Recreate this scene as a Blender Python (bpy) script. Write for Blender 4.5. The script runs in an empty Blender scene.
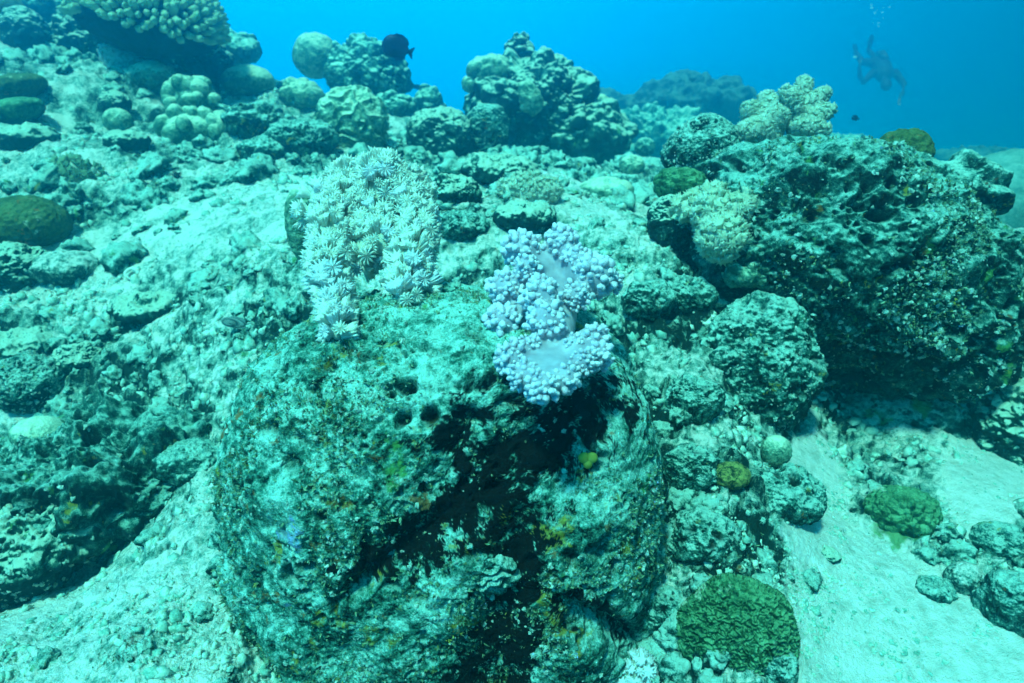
import bpy, bmesh, math, random
import numpy as np
from mathutils import Vector, Matrix

random.seed(7)
RNG = np.random.default_rng(7)
SC = bpy.context.scene
COL = SC.collection

# ------------------------------------------------------------------ camera, water light, sun, exposure
F_PX = 667.0
PITCH = math.radians(20.0)
CP, SP = math.cos(PITCH), math.sin(PITCH)
cam_d = bpy.data.cameras.new('camera')
cam = bpy.data.objects.new('camera', cam_d)
COL.objects.link(cam)
cam_d.sensor_width = 36.0
cam_d.lens = F_PX / 1024 * 36.0
cam_d.clip_start = 0.02
cam_d.clip_end = 400
cam.location = (0, 0, 0)
cam.rotation_euler = (math.radians(90) - PITCH, 0, 0)
cam_d.dof.use_dof = True
cam_d.dof.focus_distance = 1.3
cam_d.dof.aperture_fstop = 4.5
SC.camera = cam

SUN_EL, SUN_AZ = math.radians(61), math.radians(208)      # azimuth: direction the sun stands in, 0 = +Y, clockwise
SUN_DIR = Vector((math.sin(SUN_AZ) * math.cos(SUN_EL), math.cos(SUN_AZ) * math.cos(SUN_EL), math.sin(SUN_EL)))

world = bpy.data.worlds.new('World')
SC.world = world
world.use_nodes = True
wn, wl = world.node_tree.nodes, world.node_tree.links
wn.clear()
w_out = wn.new('ShaderNodeOutputWorld')
w_bg = wn.new('ShaderNodeBackground')
w_tc = wn.new('ShaderNodeTexCoord')
w_sep = wn.new('ShaderNodeSeparateXYZ')
w_rmp = wn.new('ShaderNodeValToRGB')
w_map = wn.new('ShaderNodeMapRange')
wl.new(w_tc.outputs['Generated'], w_sep.inputs[0])
wl.new(w_sep.outputs['Z'], w_map.inputs['Value'])
w_map.inputs['From Min'].default_value = -1
w_map.inputs['From Max'].default_value = 1
wl.new(w_map.outputs[0], w_rmp.inputs[0])
cr = w_rmp.color_ramp
cr.elements[0].position = 0.0
cr.elements[0].color = (0.0, 0.06, 0.10, 1)
cr.elements[1].position = 1.0
cr.elements[1].color = (0.06, 0.50, 0.52, 1)
for p, c in ((0.30, (0.0, 0.09, 0.17, 1)), (0.44, (0.0, 0.28, 0.70, 1)), (0.53, (0.0, 0.56, 1.6, 1)), (0.60, (0.0, 0.80, 1.85, 1)), (0.78, (0.02, 0.70, 1.15, 1))):
    e = cr.elements.new(p)
    e.color = c
# the water glows more on the side the light comes from (left of the view), less to the right
w_dot = wn.new('ShaderNodeVectorMath')
w_dot.operation = 'DOT_PRODUCT'
w_dot.inputs[1].default_value = (-0.94, 0.34, 0.0)
wl.new(w_tc.outputs['Generated'], w_dot.inputs[0])
w_m2 = wn.new('ShaderNodeMapRange')
w_m2.inputs['From Min'].default_value = -0.46
w_m2.inputs['From Max'].default_value = 0.35
w_m2.inputs['To Min'].default_value = 0.12
w_m2.inputs['To Max'].default_value = 1.05
wl.new(w_dot.outputs['Value'], w_m2.inputs['Value'])
wl.new(w_rmp.outputs[0], w_bg.inputs['Color'])
wl.new(w_m2.outputs[0], w_bg.inputs['Strength'])
wl.new(w_bg.outputs[0], w_out.inputs[0])

sun_d = bpy.data.lights.new('sun', 'SUN')
sun = bpy.data.objects.new('sun', sun_d)
COL.objects.link(sun)
sun_d.energy = 5.0
sun_d.angle = math.radians(6)
sun_d.color = (0.27, 1.0, 0.86)        # daylight after some metres of sea water
sun.rotation_euler = SUN_DIR.to_track_quat('Z', 'Y').to_euler()

SC.view_settings.view_transform = 'Standard'
SC.view_settings.look = 'None'
SC.view_settings.exposure = 0.34
SC.view_settings.gamma = 1.0
SC.render.engine = 'CYCLES'
SC.cycles.use_denoising = True
SC.cycles.volume_bounces = 1
SC.cycles.max_bounces = 5
SC.cycles.diffuse_bounces = 2
SC.cycles.caustics_reflective = False
SC.cycles.caustics_refractive = False

# ------------------------------------------------------------------ numpy noise
def _hash(ix, iy, iz, seed):
    h = (ix.astype(np.uint32) * np.uint32(374761393)) ^ (iy.astype(np.uint32) * np.uint32(668265263)) \
        ^ (iz.astype(np.uint32) * np.uint32(2147483647)) ^ np.uint32((seed * 1274126177 + 12345) & 0xffffffff)
    h = (h ^ (h >> np.uint32(13))) * np.uint32(1274126177)
    h = (h ^ (h >> np.uint32(15))) * np.uint32(2246822519)
    return h ^ (h >> np.uint32(16))

def perlin(P, seed=0):
    Pi = np.floor(P)
    f = (P - Pi).astype(np.float32)
    I = Pi.astype(np.int64)
    u = f * f * f * (f * (f * 6 - 15) + 10)
    out = np.zeros(len(P), np.float32)
    for dx in (0, 1):
        wx = u[:, 0] if dx else 1 - u[:, 0]
        for dy in (0, 1):
            wy = u[:, 1] if dy else 1 - u[:, 1]
            for dz in (0, 1):
                wz = u[:, 2] if dz else 1 - u[:, 2]
                h = _hash(I[:, 0] + dx, I[:, 1] + dy, I[:, 2] + dz, seed)
                gx = (h & np.uint32(1023)).astype(np.float32) / 511.5 - 1
                gy = ((h >> np.uint32(10)) & np.uint32(1023)).astype(np.float32) / 511.5 - 1
                gz = ((h >> np.uint32(20)) & np.uint32(1023)).astype(np.float32) / 511.5 - 1
                out += wx * wy * wz * (gx * (f[:, 0] - dx) + gy * (f[:, 1] - dy) + gz * (f[:, 2] - dz))
    return out * 1.3

def fbm(P, freq, octaves=4, gain=0.5, seed=0, ridge=False):
    P = np.asarray(P, np.float64)
    a, s, out = 1.0, freq, np.zeros(len(P), np.float32)
    tot = 0
    for o in range(octaves):
        n = perlin(P * s + 17.3 * o, seed + o * 7)
        out += a * ((1 - 2.2 * np.abs(n)) if ridge else n)
        tot += a
        a *= gain
        s *= 2.07
    return out / tot

def worley(P, freq, seed=0):
    Q = np.asarray(P, np.float64) * freq
    Pi = np.floor(Q)
    f = (Q - Pi).astype(np.float32)
    I = Pi.astype(np.int64)
    f1 = np.full(len(P), 9.0, np.float32)
    for dx in (-1, 0, 1):
        for dy in (-1, 0, 1):
            for dz in (-1, 0, 1):
                h = _hash(I[:, 0] + dx, I[:, 1] + dy, I[:, 2] + dz, seed)
                ox = (h & np.uint32(1023)).astype(np.float32) / 1023 + dx - f[:, 0]
                oy = ((h >> np.uint32(10)) & np.uint32(1023)).astype(np.float32) / 1023 + dy - f[:, 1]
                oz = ((h >> np.uint32(20)) & np.uint32(1023)).astype(np.float32) / 1023 + dz - f[:, 2]
                f1 = np.minimum(f1, ox * ox + oy * oy + oz * oz)
    return np.sqrt(f1)

def sstep(a, b, x):
    t = np.clip((x - a) / (b - a), 0, 1)
    return t * t * (3 - 2 * t)

# ------------------------------------------------------------------ geometry helpers
def at(px, py, d):
    """point seen at a pixel of the photograph at depth d (metres along the view axis)"""
    u, v = (px - 512) / F_PX, -(py - 341.5) / F_PX
    return Vector((u * d, (CP + v * SP) * d, (-SP + v * CP) * d))

def px_of(P):
    P = np.asarray(P, np.float64)
    dep = P[:, 1] * CP - P[:, 2] * SP
    up = P[:, 1] * SP + P[:, 2] * CP
    return 512 + F_PX * P[:, 0] / dep, 341.5 - F_PX * up / dep, dep

def props(o, label=None, cat=None, group=None, kind=None):
    if label: o['label'] = label
    if cat: o['category'] = cat
    if group: o['group'] = group
    if kind: o['kind'] = kind
    return o

def np_mesh(name, V, F, mat, smooth=True, attrs=None):
    V = np.ascontiguousarray(V, np.float32)
    F = np.ascontiguousarray(F, np.int32)
    me = bpy.data.meshes.new(name)
    nf, k = F.shape
    me.vertices.add(len(V))
    me.vertices.foreach_set('co', V.ravel())
    me.loops.add(nf * k)
    me.loops.foreach_set('vertex_index', F.ravel())
    me.polygons.add(nf)
    me.polygons.foreach_set('loop_start', np.arange(0, nf * k, k, dtype=np.int32))
    me.polygons.foreach_set('loop_total', np.full(nf, k, np.int32))
    me.polygons.foreach_set('use_smooth', np.full(nf, smooth, bool))
    for an, av in (attrs or {}).items():
        at_ = me.attributes.new(an, 'FLOAT', 'POINT')
        at_.data.foreach_set('value', np.ascontiguousarray(av, np.float32))
    me.update(calc_edges=True)
    if mat: me.materials.append(mat)
    return me

def link(name, me, loc=(0, 0, 0), parent=None):
    o = bpy.data.objects.new(name, me)
    o.location = loc
    COL.objects.link(o)
    if parent: o.parent = parent
    return o

def empty(name, loc):
    o = bpy.data.objects.new(name, None)
    o.location = loc
    o.empty_display_size = 0.05
    COL.objects.link(o)
    return o

def normals(V, F):
    n = np.zeros((len(V), 3), np.float32)
    fn = np.cross(V[F[:, 2]] - V[F[:, 0]], V[F[:, -1]] - V[F[:, 1]])
    for k in range(F.shape[1]):
        for c in range(3):
            n[:, c] += np.bincount(F[:, k], fn[:, c], len(V)).astype(np.float32)
    return n / (np.linalg.norm(n, axis=1, keepdims=True) + 1e-12)

_cube = {}
def cube_sphere(n):
    """closed sphere of 6 n*n quads, welded"""
    if n in _cube: return _cube[n]
    t = np.tan(np.linspace(-math.pi / 4, math.pi / 4, n + 1))
    keys, F = [], []
    idx = np.arange(n + 1)
    for f in range(6):
        A, B = np.meshgrid(idx, idx, indexing='ij')
        fixed = np.full_like(A, n if f % 2 else 0)
        ax = f // 2
        if ax == 0: K = np.stack([fixed, A, B], -1)
        elif ax == 1: K = np.stack([B, fixed, A], -1)
        else: K = np.stack([A, B, fixed], -1)
        off = len(keys) * (n + 1) ** 2
        g = (np.arange((n + 1) ** 2) + off).reshape(n + 1, n + 1)
        q = np.stack([g[:-1, :-1], g[1:, :-1], g[1:, 1:], g[:-1, 1:]], -1).reshape(-1, 4)
        if f % 2 == 0: q = q[:, ::-1]
        keys.append(K.reshape(-1, 3))
        F.append(q)
    K = np.concatenate(keys)
    F = np.concatenate(F)
    code = (K[:, 0] * (n + 1) + K[:, 1]) * (n + 1) + K[:, 2]
    u, first, inv = np.unique(code, return_index=True, return_inverse=True)
    V = t[K[first]]
    V = V / np.linalg.norm(V, axis=1, keepdims=True)
    F = inv.ravel()[F]
    _cube[n] = (V, F)
    return _cube[n]

SCATTER = []       # (world positions, normals, weight, px-size) of rock surfaces for the small growth

def blob(rad, n=40, e=2.0, rough=0.12, freq=3.0, fine=0.02, pits=0.0, pitf=18.0, seed=0, front=0.0, extra=None, carve=None, rot=0.0, tilt=0.0):
    """displaced superellipsoid; returns V (local metres), F, attrs"""
    D, F = cube_sphere(n)
    D = D.copy()
    if front:
        D = D + np.array([0, -front * 0.92, front * 0.30])
        D /= np.linalg.norm(D, axis=1, keepdims=True)
    a = np.array(rad, float)
    r = (np.abs(D[:, 0] / a[0]) ** e + np.abs(D[:, 1] / a[1]) ** e + np.abs(D[:, 2] / a[2]) ** e) ** (-1 / e)
    V = D * r[:, None]
    if carve is not None: V = carve(V, D)
    NB = normals(V, F)
    size = float(np.mean(a))
    S = V + seed * 3.71
    off = rough * size * fbm(S, freq / size * 0.5, 4, 0.5, seed)
    if fine: off = off + fine * fbm(S, 1.0 / (fine * 3.5), 6, 0.66, seed + 50) + 0.5 * fine * fbm(S, 1.0 / (fine * 5), 3, 0.55, seed + 90, True)
    pit = np.zeros(len(V), np.float32)
    if pits:
        w = worley(S + 0.03 * np.stack([fbm(S, 20, 2, .5, seed + k) for k in (1, 2, 3)], -1), pitf, seed)
        gate = sstep(-0.15, 0.25, fbm(S, pitf * 0.3, 3, 0.5, seed + 33))
        pit = (1 - sstep(0.12, 0.50, w)) * gate
        off = off - pits * pit
        w2 = worley(S + 0.006 * np.stack([fbm(S, 60, 2, .5, seed + k) for k in (5, 6, 7)], -1), pitf * 3.0, seed + 5)
        g2 = sstep(-0.10, 0.22, fbm(S, pitf * 0.5, 3, 0.5, seed + 35))
        p2 = (1 - sstep(0.10, 0.46, w2)) * g2
        off = off - pits * 0.38 * p2
        pit = np.maximum(pit, 0.9 * p2)
    if extra is not None: off = off + extra(V, D)
    V = V + NB * off[:, None]
    if tilt:
        c, s = math.cos(tilt), math.sin(tilt)
        V = np.stack([V[:, 0] * c + V[:, 2] * s, V[:, 1], -V[:, 0] * s + V[:, 2] * c], -1)
    if rot:
        c, s = math.cos(rot), math.sin(rot)
        V = np.stack([V[:, 0] * c - V[:, 1] * s, V[:, 0] * s + V[:, 1] * c, V[:, 2]], -1)
    N = normals(V, F)
    return V, F, N, pit

def rock_mesh(name, mat, loc, rad, scatter=0.0, **kw):
    V, F, N, pit = blob(rad, **kw)
    dust = sstep(0.15, 0.9, N[:, 2])
    me = np_mesh(name, V, F, mat, True, {'dust': dust, 'pit': pit})
    if scatter:
        SCATTER.append((V + np.array(loc), N, scatter))
    return me

# ------------------------------------------------------------------ materials
def mat_base(name):
    m = bpy.data.materials.new(name)
    m.use_nodes = True
    nt = m.node_tree
    b = nt.nodes['Principled BSDF']
    b.inputs['Roughness'].default_value = 0.85
    b.inputs['Specular IOR Level'].default_value = 0.15
    return m, nt, b

def N_(nt, typ, **kw):
    n = nt.nodes.new(typ)
    for k, v in kw.items():
        if hasattr(n, k): setattr(n, k, v)
        else: n.inputs[k.replace('_', ' ')].default_value = v
    return n

def mix(nt, fac, a, b, mode='MIX'):
    m = nt.nodes.new('ShaderNodeMix')
    m.data_type = 'RGBA'
    m.blend_type = mode
    for sock, v in ((m.inputs[0], fac), (m.inputs[6], a), (m.inputs[7], b)):
        if hasattr(v, 'is_linked') or isinstance(v, bpy.types.NodeSocket): nt.links.new(v, sock)
        elif isinstance(v, (int, float)): sock.default_value = v
        else: sock.default_value = (*v, 1) if len(v) == 3 else v
    return m.outputs[2]

def ramp(nt, val, stops):
    r = nt.nodes.new('ShaderNodeValToRGB')
    e = r.color_ramp.elements
    e[0].position, e[1].position = stops[0][0], stops[-1][0]
    c = lambda v: (v, v, v, 1) if isinstance(v, (int, float)) else (*v, 1)
    e[0].color, e[1].color = c(stops[0][1]), c(stops[-1][1])
    for p, v in stops[1:-1]:
        x = e.new(p)
        x.color = c(v)
    nt.links.new(val, r.inputs[0])
    return r.outputs[0]

def noise(nt, vec, scale, detail=6, rough=0.6, dist=0.0):
    n = nt.nodes.new('ShaderNodeTexNoise')
    n.inputs['Scale'].default_value = scale
    n.inputs['Detail'].default_value = detail
    n.inputs['Roughness'].default_value = rough
    n.inputs['Distortion'].default_value = dist
    nt.links.new(vec, n.inputs['Vector'])
    return n.outputs['Fac']

def math_(nt, op, a, b=0.0):
    m = nt.nodes.new('ShaderNodeMath')
    m.operation = op
    for i, v in enumerate((a, b)):
        if isinstance(v, (int, float)): m.inputs[i].default_value = v
        else: nt.links.new(v, m.inputs[i])
    return m.outputs[0]

def reef_mat(name, pale, mid, dark, k=1.0, dust_amt=0.8, accents=(), bump=0.004, contrast=0.09, mean=0.5, pitcol=None):
    """encrusted reef surface: pale sediment, turf and dark algae in fine patches. k = pattern frequency"""
    m, nt, b = mat_base(name)
    tc = nt.nodes.new('ShaderNodeTexCoord')
    vec = tc.outputs['Object']
    n1 = noise(nt, vec, 9 * k, 10, 0.72, 0.4)
    n2 = noise(nt, vec, 55 * k, 6, 0.7, 0.2)
    n3 = noise(nt, vec, 260 * k, 3, 0.6)
    s = math_(nt, 'ADD', math_(nt, 'MULTIPLY', n1, 0.45), math_(nt, 'ADD', math_(nt, 'MULTIPLY', n2, 0.35), math_(nt, 'MULTIPLY', n3, 0.20)))
    at_ = nt.nodes.new('ShaderNodeAttribute')
    at_.attribute_name = 'dust'
    s = math_(nt, 'ADD', s, math_(nt, 'MULTIPLY', math_(nt, 'SUBTRACT', at_.outputs['Fac'], 0.5), 0.13 * dust_amt))
    c = ramp(nt, s, ((mean - contrast, dark), (mean - contrast * 0.1, mid), (mean + contrast, pale)))
    for i, (col, sc, lo) in enumerate(accents):
        mp = nt.nodes.new('ShaderNodeMapping')
        mp.inputs['Location'].default_value = (3.1 * i + 1.7, 5.3 * i, 2.2)
        nt.links.new(vec, mp.inputs[0])
        f = ramp(nt, noise(nt, mp.outputs[0], sc * k, 5, 0.65, 0.3), ((lo, 0.0), (lo + 0.05, 0.85)))
        c = mix(nt, f, c, col)
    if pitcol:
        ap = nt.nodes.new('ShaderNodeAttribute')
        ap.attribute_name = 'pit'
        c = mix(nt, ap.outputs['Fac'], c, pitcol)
    nt.links.new(c, b.inputs['Base Color'])
    bp = nt.nodes.new('ShaderNodeBump')
    bp.inputs['Strength'].default_value = 0.9
    bp.inputs['Distance'].default_value = bump
    nb = math_(nt, 'ADD', math_(nt, 'MULTIPLY', n2, 1.0), math_(nt, 'MULTIPLY', n3, 0.5))
    nt.links.new(nb, bp.inputs['Height'])
    nt.links.new(bp.outputs[0], b.inputs['Normal'])
    return m

def soft_mat(name, c1, c2, scale=40, rough=0.6, sss=0.0, bump=0.001, thin=0.0):
    m, nt, b = mat_base(name)
    tc = nt.nodes.new('ShaderNodeTexCoord')
    n = noise(nt, tc.outputs['Object'], scale, 5, 0.6)
    c = ramp(nt, n, ((0.35, c1), (0.65, c2)))
    nt.links.new(c, b.inputs['Base Color'])
    b.inputs['Roughness'].default_value = rough
    if sss:
        b.inputs['Subsurface Weight'].default_value = sss
        b.inputs['Subsurface Scale'].default_value = 0.01
        b.inputs['Subsurface Radius'].default_value = (0.3, 0.8, 1.0)
    bp = nt.nodes.new('ShaderNodeBump')
    bp.inputs['Strength'].default_value = 0.5
    bp.inputs['Distance'].default_value = bump
    nt.links.new(n, bp.inputs['Height'])
    nt.links.new(bp.outputs[0], b.inputs['Normal'])
    if thin:                                 # light passes through thin living tissue
        tr = nt.nodes.new('ShaderNodeBsdfTranslucent')
        mx = nt.nodes.new('ShaderNodeMixShader')
        mx.inputs[0].default_value = thin
        nt.links.new(c, tr.inputs[0])
        nt.links.new(b.outputs[0], mx.inputs[1])
        nt.links.new(tr.outputs[0], mx.inputs[2])
        nt.links.new(mx.outputs[0], nt.nodes['Material Output'].inputs['Surface'])
    return m

YEL, RUST, VIO, GRN = (0.40, 0.36, 0.04), (0.30, 0.13, 0.03), (0.30, 0.42, 0.75), (0.10, 0.34, 0.08)
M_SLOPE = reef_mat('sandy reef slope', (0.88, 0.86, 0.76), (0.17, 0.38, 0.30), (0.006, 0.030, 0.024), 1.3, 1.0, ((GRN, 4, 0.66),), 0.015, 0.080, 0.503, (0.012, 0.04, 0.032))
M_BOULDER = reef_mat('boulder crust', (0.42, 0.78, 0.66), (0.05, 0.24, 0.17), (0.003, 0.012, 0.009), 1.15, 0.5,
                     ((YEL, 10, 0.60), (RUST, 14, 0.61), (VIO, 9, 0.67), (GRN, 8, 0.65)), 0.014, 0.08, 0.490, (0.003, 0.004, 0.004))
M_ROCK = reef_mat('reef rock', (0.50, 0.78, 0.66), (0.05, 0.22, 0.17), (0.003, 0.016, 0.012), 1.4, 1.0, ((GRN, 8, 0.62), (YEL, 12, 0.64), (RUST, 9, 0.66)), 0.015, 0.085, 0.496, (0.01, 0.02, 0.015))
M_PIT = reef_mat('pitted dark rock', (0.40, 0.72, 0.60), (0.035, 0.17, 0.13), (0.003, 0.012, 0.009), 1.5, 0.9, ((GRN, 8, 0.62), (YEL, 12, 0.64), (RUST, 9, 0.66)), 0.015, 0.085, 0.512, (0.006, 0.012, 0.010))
M_FAR = reef_mat('distant reef rock', (0.50, 0.72, 0.58), (0.10, 0.32, 0.24), (0.008, 0.035, 0.03), 0.8, 1.4, ((GRN, 6, 0.66),), 0.01, 0.10, 0.50)
M_PALE = reef_mat('pale massive coral', (0.70, 0.76, 0.56), (0.22, 0.40, 0.27), (0.03, 0.12, 0.08), 1.0, 1.4, (), 0.010, 0.11, 0.485)
M_GREEN = reef_mat('green coral', (0.17, 0.38, 0.20), (0.035, 0.13, 0.055), (0.003, 0.02, 0.010), 1.1, 0.8, (((0.55, 0.62, 0.50), 9, 0.62),), 0.006, 0.11, 0.50)
M_OLIVE = reef_mat('olive coral', (0.16, 0.22, 0.08), (0.06, 0.10, 0.03), (0.01, 0.022, 0.01), 1.3, 0.6, ((RUST, 10, 0.62), ((0.55, 0.62, 0.50), 9, 0.62)), 0.006, 0.13, 0.50)

# ------------------------------------------------------------------ terrain
CTRL = [(-150,683,1.1),(0,683,1.15),(150,683,1.1),(260,660,1.2),(400,683,1.4),(600,683,1.35),(700,683,1.15),(850,683,1.2),(1024,683,1.2),(1150,600,1.4),
 (0,590,1.62),(100,570,1.62),(190,500,1.55),(0,450,2.05),(120,430,2.0),(220,400,1.85),(0,330,2.4),(120,320,2.4),(230,310,2.1),(-150,400,2.2),
 (0,200,3.0),(100,220,2.9),(200,230,2.7),(300,250,2.2),(-150,200,3.2),(0,100,3.8),(100,120,3.9),(200,140,3.8),(300,170,3.2),(380,200,2.6),
 (450,220,2.2),(560,240,2.1),(640,260,2.0),(700,300,1.9),(440,420,1.75),(560,440,1.7),(500,190,2.8),(580,180,3.2),(640,205,3.0),
 (0,20,5.6),(100,42,6.2),(200,67,6.2),(300,97,6.0),(400,130,5.2),(480,152,5.0),(560,156,5.4),(620,172,5.4),
 (680,430,1.5),(700,550,1.3),(760,470,1.5),(800,600,1.3),(800,490,1.65),(860,440,2.0),(950,470,1.8),(1024,480,1.85),(900,560,1.45),(1000,560,1.5),
 (850,330,2.5),(950,360,2.5),(1000,222,4.0),(950,205,5.0),(1100,215,4.5),(1024,400,2.35),(1150,420,2.3),
 (640,168,8.0),(700,162,10.0),(560,165,9),(460,165,9),(800,168,12),(900,175,12),(1024,180,12),(1200,180,12),
 (300,150,12),(100,120,12),(-150,100,11)]
cw = [at(*c) for c in CTRL]
for a in range(-100, 101, 25):
    for rr, zz in ((16, -1.5), (24, -1.9)):
        cw.append(Vector((rr * math.sin(math.radians(a)), rr * math.cos(math.radians(a)), zz)))
for a in range(-100, 101, 40):
    cw.append(Vector((0.55 * math.sin(math.radians(a)), 0.55 * math.cos(math.radians(a)), -1.02)))
cw = np.array([tuple(c) for c in cw])
def _warp(x, y):
    return np.stack([np.arctan2(x, y) * 1.2, np.log(np.hypot(x, y))], -1)
_cu = _warp(cw[:, 0], cw[:, 1])
_cz = cw[:, 2] / np.hypot(cw[:, 0], cw[:, 1])
def _tps(r2): return 0.5 * r2 * np.log(r2 + 1e-12)
_n = len(_cu)
_K = _tps(((_cu[:, None] - _cu[None]) ** 2).sum(-1)) + 0.004 * np.eye(_n)
_Pm = np.hstack([np.ones((_n, 1)), _cu])
_A = np.zeros((_n + 3, _n + 3))
_A[:_n, :_n], _A[:_n, _n:], _A[_n:, :_n] = _K, _Pm, _Pm.T
_w = np.linalg.solve(_A, np.concatenate([_cz, np.zeros(3)]))
def ground_z(x, y):
    Q = _warp(x, y)
    out = np.zeros(len(Q))
    for i in range(0, len(Q), 60000):
        q = Q[i:i + 60000]
        out[i:i + 60000] = _tps(((q[:, None] - _cu[None]) ** 2).sum(-1)) @ _w[:_n] + _w[_n] + q @ _w[_n + 1:]
    return out * np.hypot(x, y)

NT, NR = 860, 620
th = np.concatenate([np.linspace(-115, -51, 40)[:-1], np.linspace(-51, 51, NT), np.linspace(51, 115, 40)[1:]]) * math.pi / 180
rr = np.exp(np.linspace(math.log(0.62), math.log(23), NR) )
# more rows where the ground is near
tt = np.linspace(0, 1, NR)
rr = np.exp(math.log(0.62) + (math.log(23) - math.log(0.62)) * (0.62 * tt + 0.38 * tt ** 3))
TH, RR = np.meshgrid(th, rr, indexing='ij')
gx, gy = (RR * np.sin(TH)).ravel(), (RR * np.cos(TH)).ravel()
gz = ground_z(gx, gy)
P = np.stack([gx, gy, gz], -1)
nth = len(th)
g = np.arange(nth * NR).reshape(nth, NR)
GF = np.stack([g[:-1, :-1], g[1:, :-1], g[1:, 1:], g[:-1, 1:]], -1).reshape(-1, 4)
ppx, ppy, _ = px_of(P)
# smoothness mask: the sand chute at lower right and the sandy slope at lower left
def reg(cx, cy, rx, ry, soft=0.5):
    d = np.sqrt(((ppx - cx) / rx) ** 2 + ((ppy - cy) / ry) ** 2)
    return 1 - sstep(1 - soft, 1 + soft, d)
near = (RR.ravel() < 3.4).astype(float)
sand = np.maximum.reduce([reg(900, 645, 150, 70), reg(812, 500, 34, 70), reg(985, 480, 40, 50), reg(850, 590, 60, 60)]) * near
sand2 = np.maximum.reduce([reg(110, 640, 150, 110), reg(190, 540, 70, 70), reg(170, 215, 160, 75), reg(270, 205, 70, 60), reg(580, 200, 50, 30)]) * near
smooth = np.clip(np.maximum(sand * 1.0, sand2 * 0.42), 0, 1)
amp = 1 - 0.85 * smooth
R1 = RR.ravel()
big = fbm(P, 1.3, 4, 0.5, 3) * 0.12 * np.clip(R1 / 2.5, 0.5, 3)
rub = sstep(-0.22, 0.22, fbm(P, 2.6, 4, 0.55, 15)) * (1 - smooth)          # rubbly ground against silted ground
med = fbm(P, 6, 4, 0.55, 11) * 0.05 + fbm(P, 9, 4, 0.6, 23, True) * 0.030
Wd = P + 0.035 * np.stack([fbm(P, 14, 3, .55, 201), fbm(P, 14, 3, .55, 202), fbm(P, 14, 3, .55, 203)], -1)
lump = (0.42 - worley(Wd, 9, 5)) * 0.055 + (0.42 - worley(Wd, 21, 6)) * 0.032 * (0.3 + rub) + (0.42 - worley(Wd, 47, 8)) * 0.013 * (0.4 + rub)
fin = fbm(P, 38, 4, 0.7, 31) * 0.018
gate = sstep(-0.12, 0.25, fbm(P, 4, 3, 0.5, 77))
wp = worley(P + 0.014 * np.stack([fbm(P, 30, 2, .5, k) for k in (301, 302, 303)], -1), 19, 9)
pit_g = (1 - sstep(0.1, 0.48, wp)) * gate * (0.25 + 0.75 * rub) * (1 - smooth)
P2 = P.copy()
P2[:, 2] += big * (0.4 + 0.6 * amp) + (med + lump) * amp * (0.45 + 0.55 * rub) + fin * (0.3 + 0.7 * amp) - 0.045 * pit_g
P2[:, 0] += fbm(P, 11, 3, 0.5, 41) * 0.03 * amp
P2[:, 1] += fbm(P, 11, 3, 0.5, 47) * 0.03 * amp
P2[:, 0] += fbm(P, 45, 3, 0.6, 141) * 0.012 * amp
P2[:, 1] += fbm(P, 45, 3, 0.6, 147) * 0.012 * amp
GN = normals(P2, GF)
RUBW = rub
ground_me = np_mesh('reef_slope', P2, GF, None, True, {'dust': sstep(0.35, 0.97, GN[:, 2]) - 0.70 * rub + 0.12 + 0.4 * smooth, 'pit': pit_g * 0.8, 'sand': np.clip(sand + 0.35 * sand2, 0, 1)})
# slope material with clean sand where the chute runs
def slope_material():
    m = M_SLOPE
    nt = m.node_tree
    b = nt.nodes['Principled BSDF']
    src = b.inputs['Base Color'].links[0].from_socket
    a = nt.nodes.new('ShaderNodeAttribute')
    a.attribute_name = 'sand'
    tc = nt.nodes.new('ShaderNodeTexCoord')
    n = noise(nt, tc.outputs['Object'], 30, 8, 0.7)
    sandc = ramp(nt, n, ((0.3, (0.50, 0.55, 0.46)), (0.5, (0.84, 0.82, 0.74)), (0.7, (0.95, 0.93, 0.88))))
    f = ramp(nt, math_(nt, 'ADD', a.outputs['Fac'], math_(nt, 'MULTIPLY', math_(nt, 'SUBTRACT', n, 0.5), 1.2)), ((0.35, 0.0), (0.62, 1.0)))
    c = mix(nt, f, src, sandc)
    nt.links.new(c, b.inputs['Base Color'])
slope_material()
ground_me.materials.append(M_SLOPE)
ground = link('seabed', ground_me)
props(ground, 'pale sandy rubble seabed of the reef slope', 'seabed', kind='structure')
SCATTER.append((P2, GN, 1.0, (1 - smooth)))

# ------------------------------------------------------------------ rocks and massive corals
def rock(name, label, cat, px, py, d, rw, rh, rd=1.0, mat=None, group=None, scatter=0.0, **kw):
    """rw, rh half size in pixels of the photograph at depth d, rd depth half size relative to rw"""
    loc = at(px, py, d)
    a, c = rw * d / F_PX, rh * d / F_PX
    me = rock_mesh(name, mat or M_ROCK, loc, (a, a * rd, c), scatter, **kw)
    o = link(name, me, loc)
    return props(o, label, cat, group)

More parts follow.
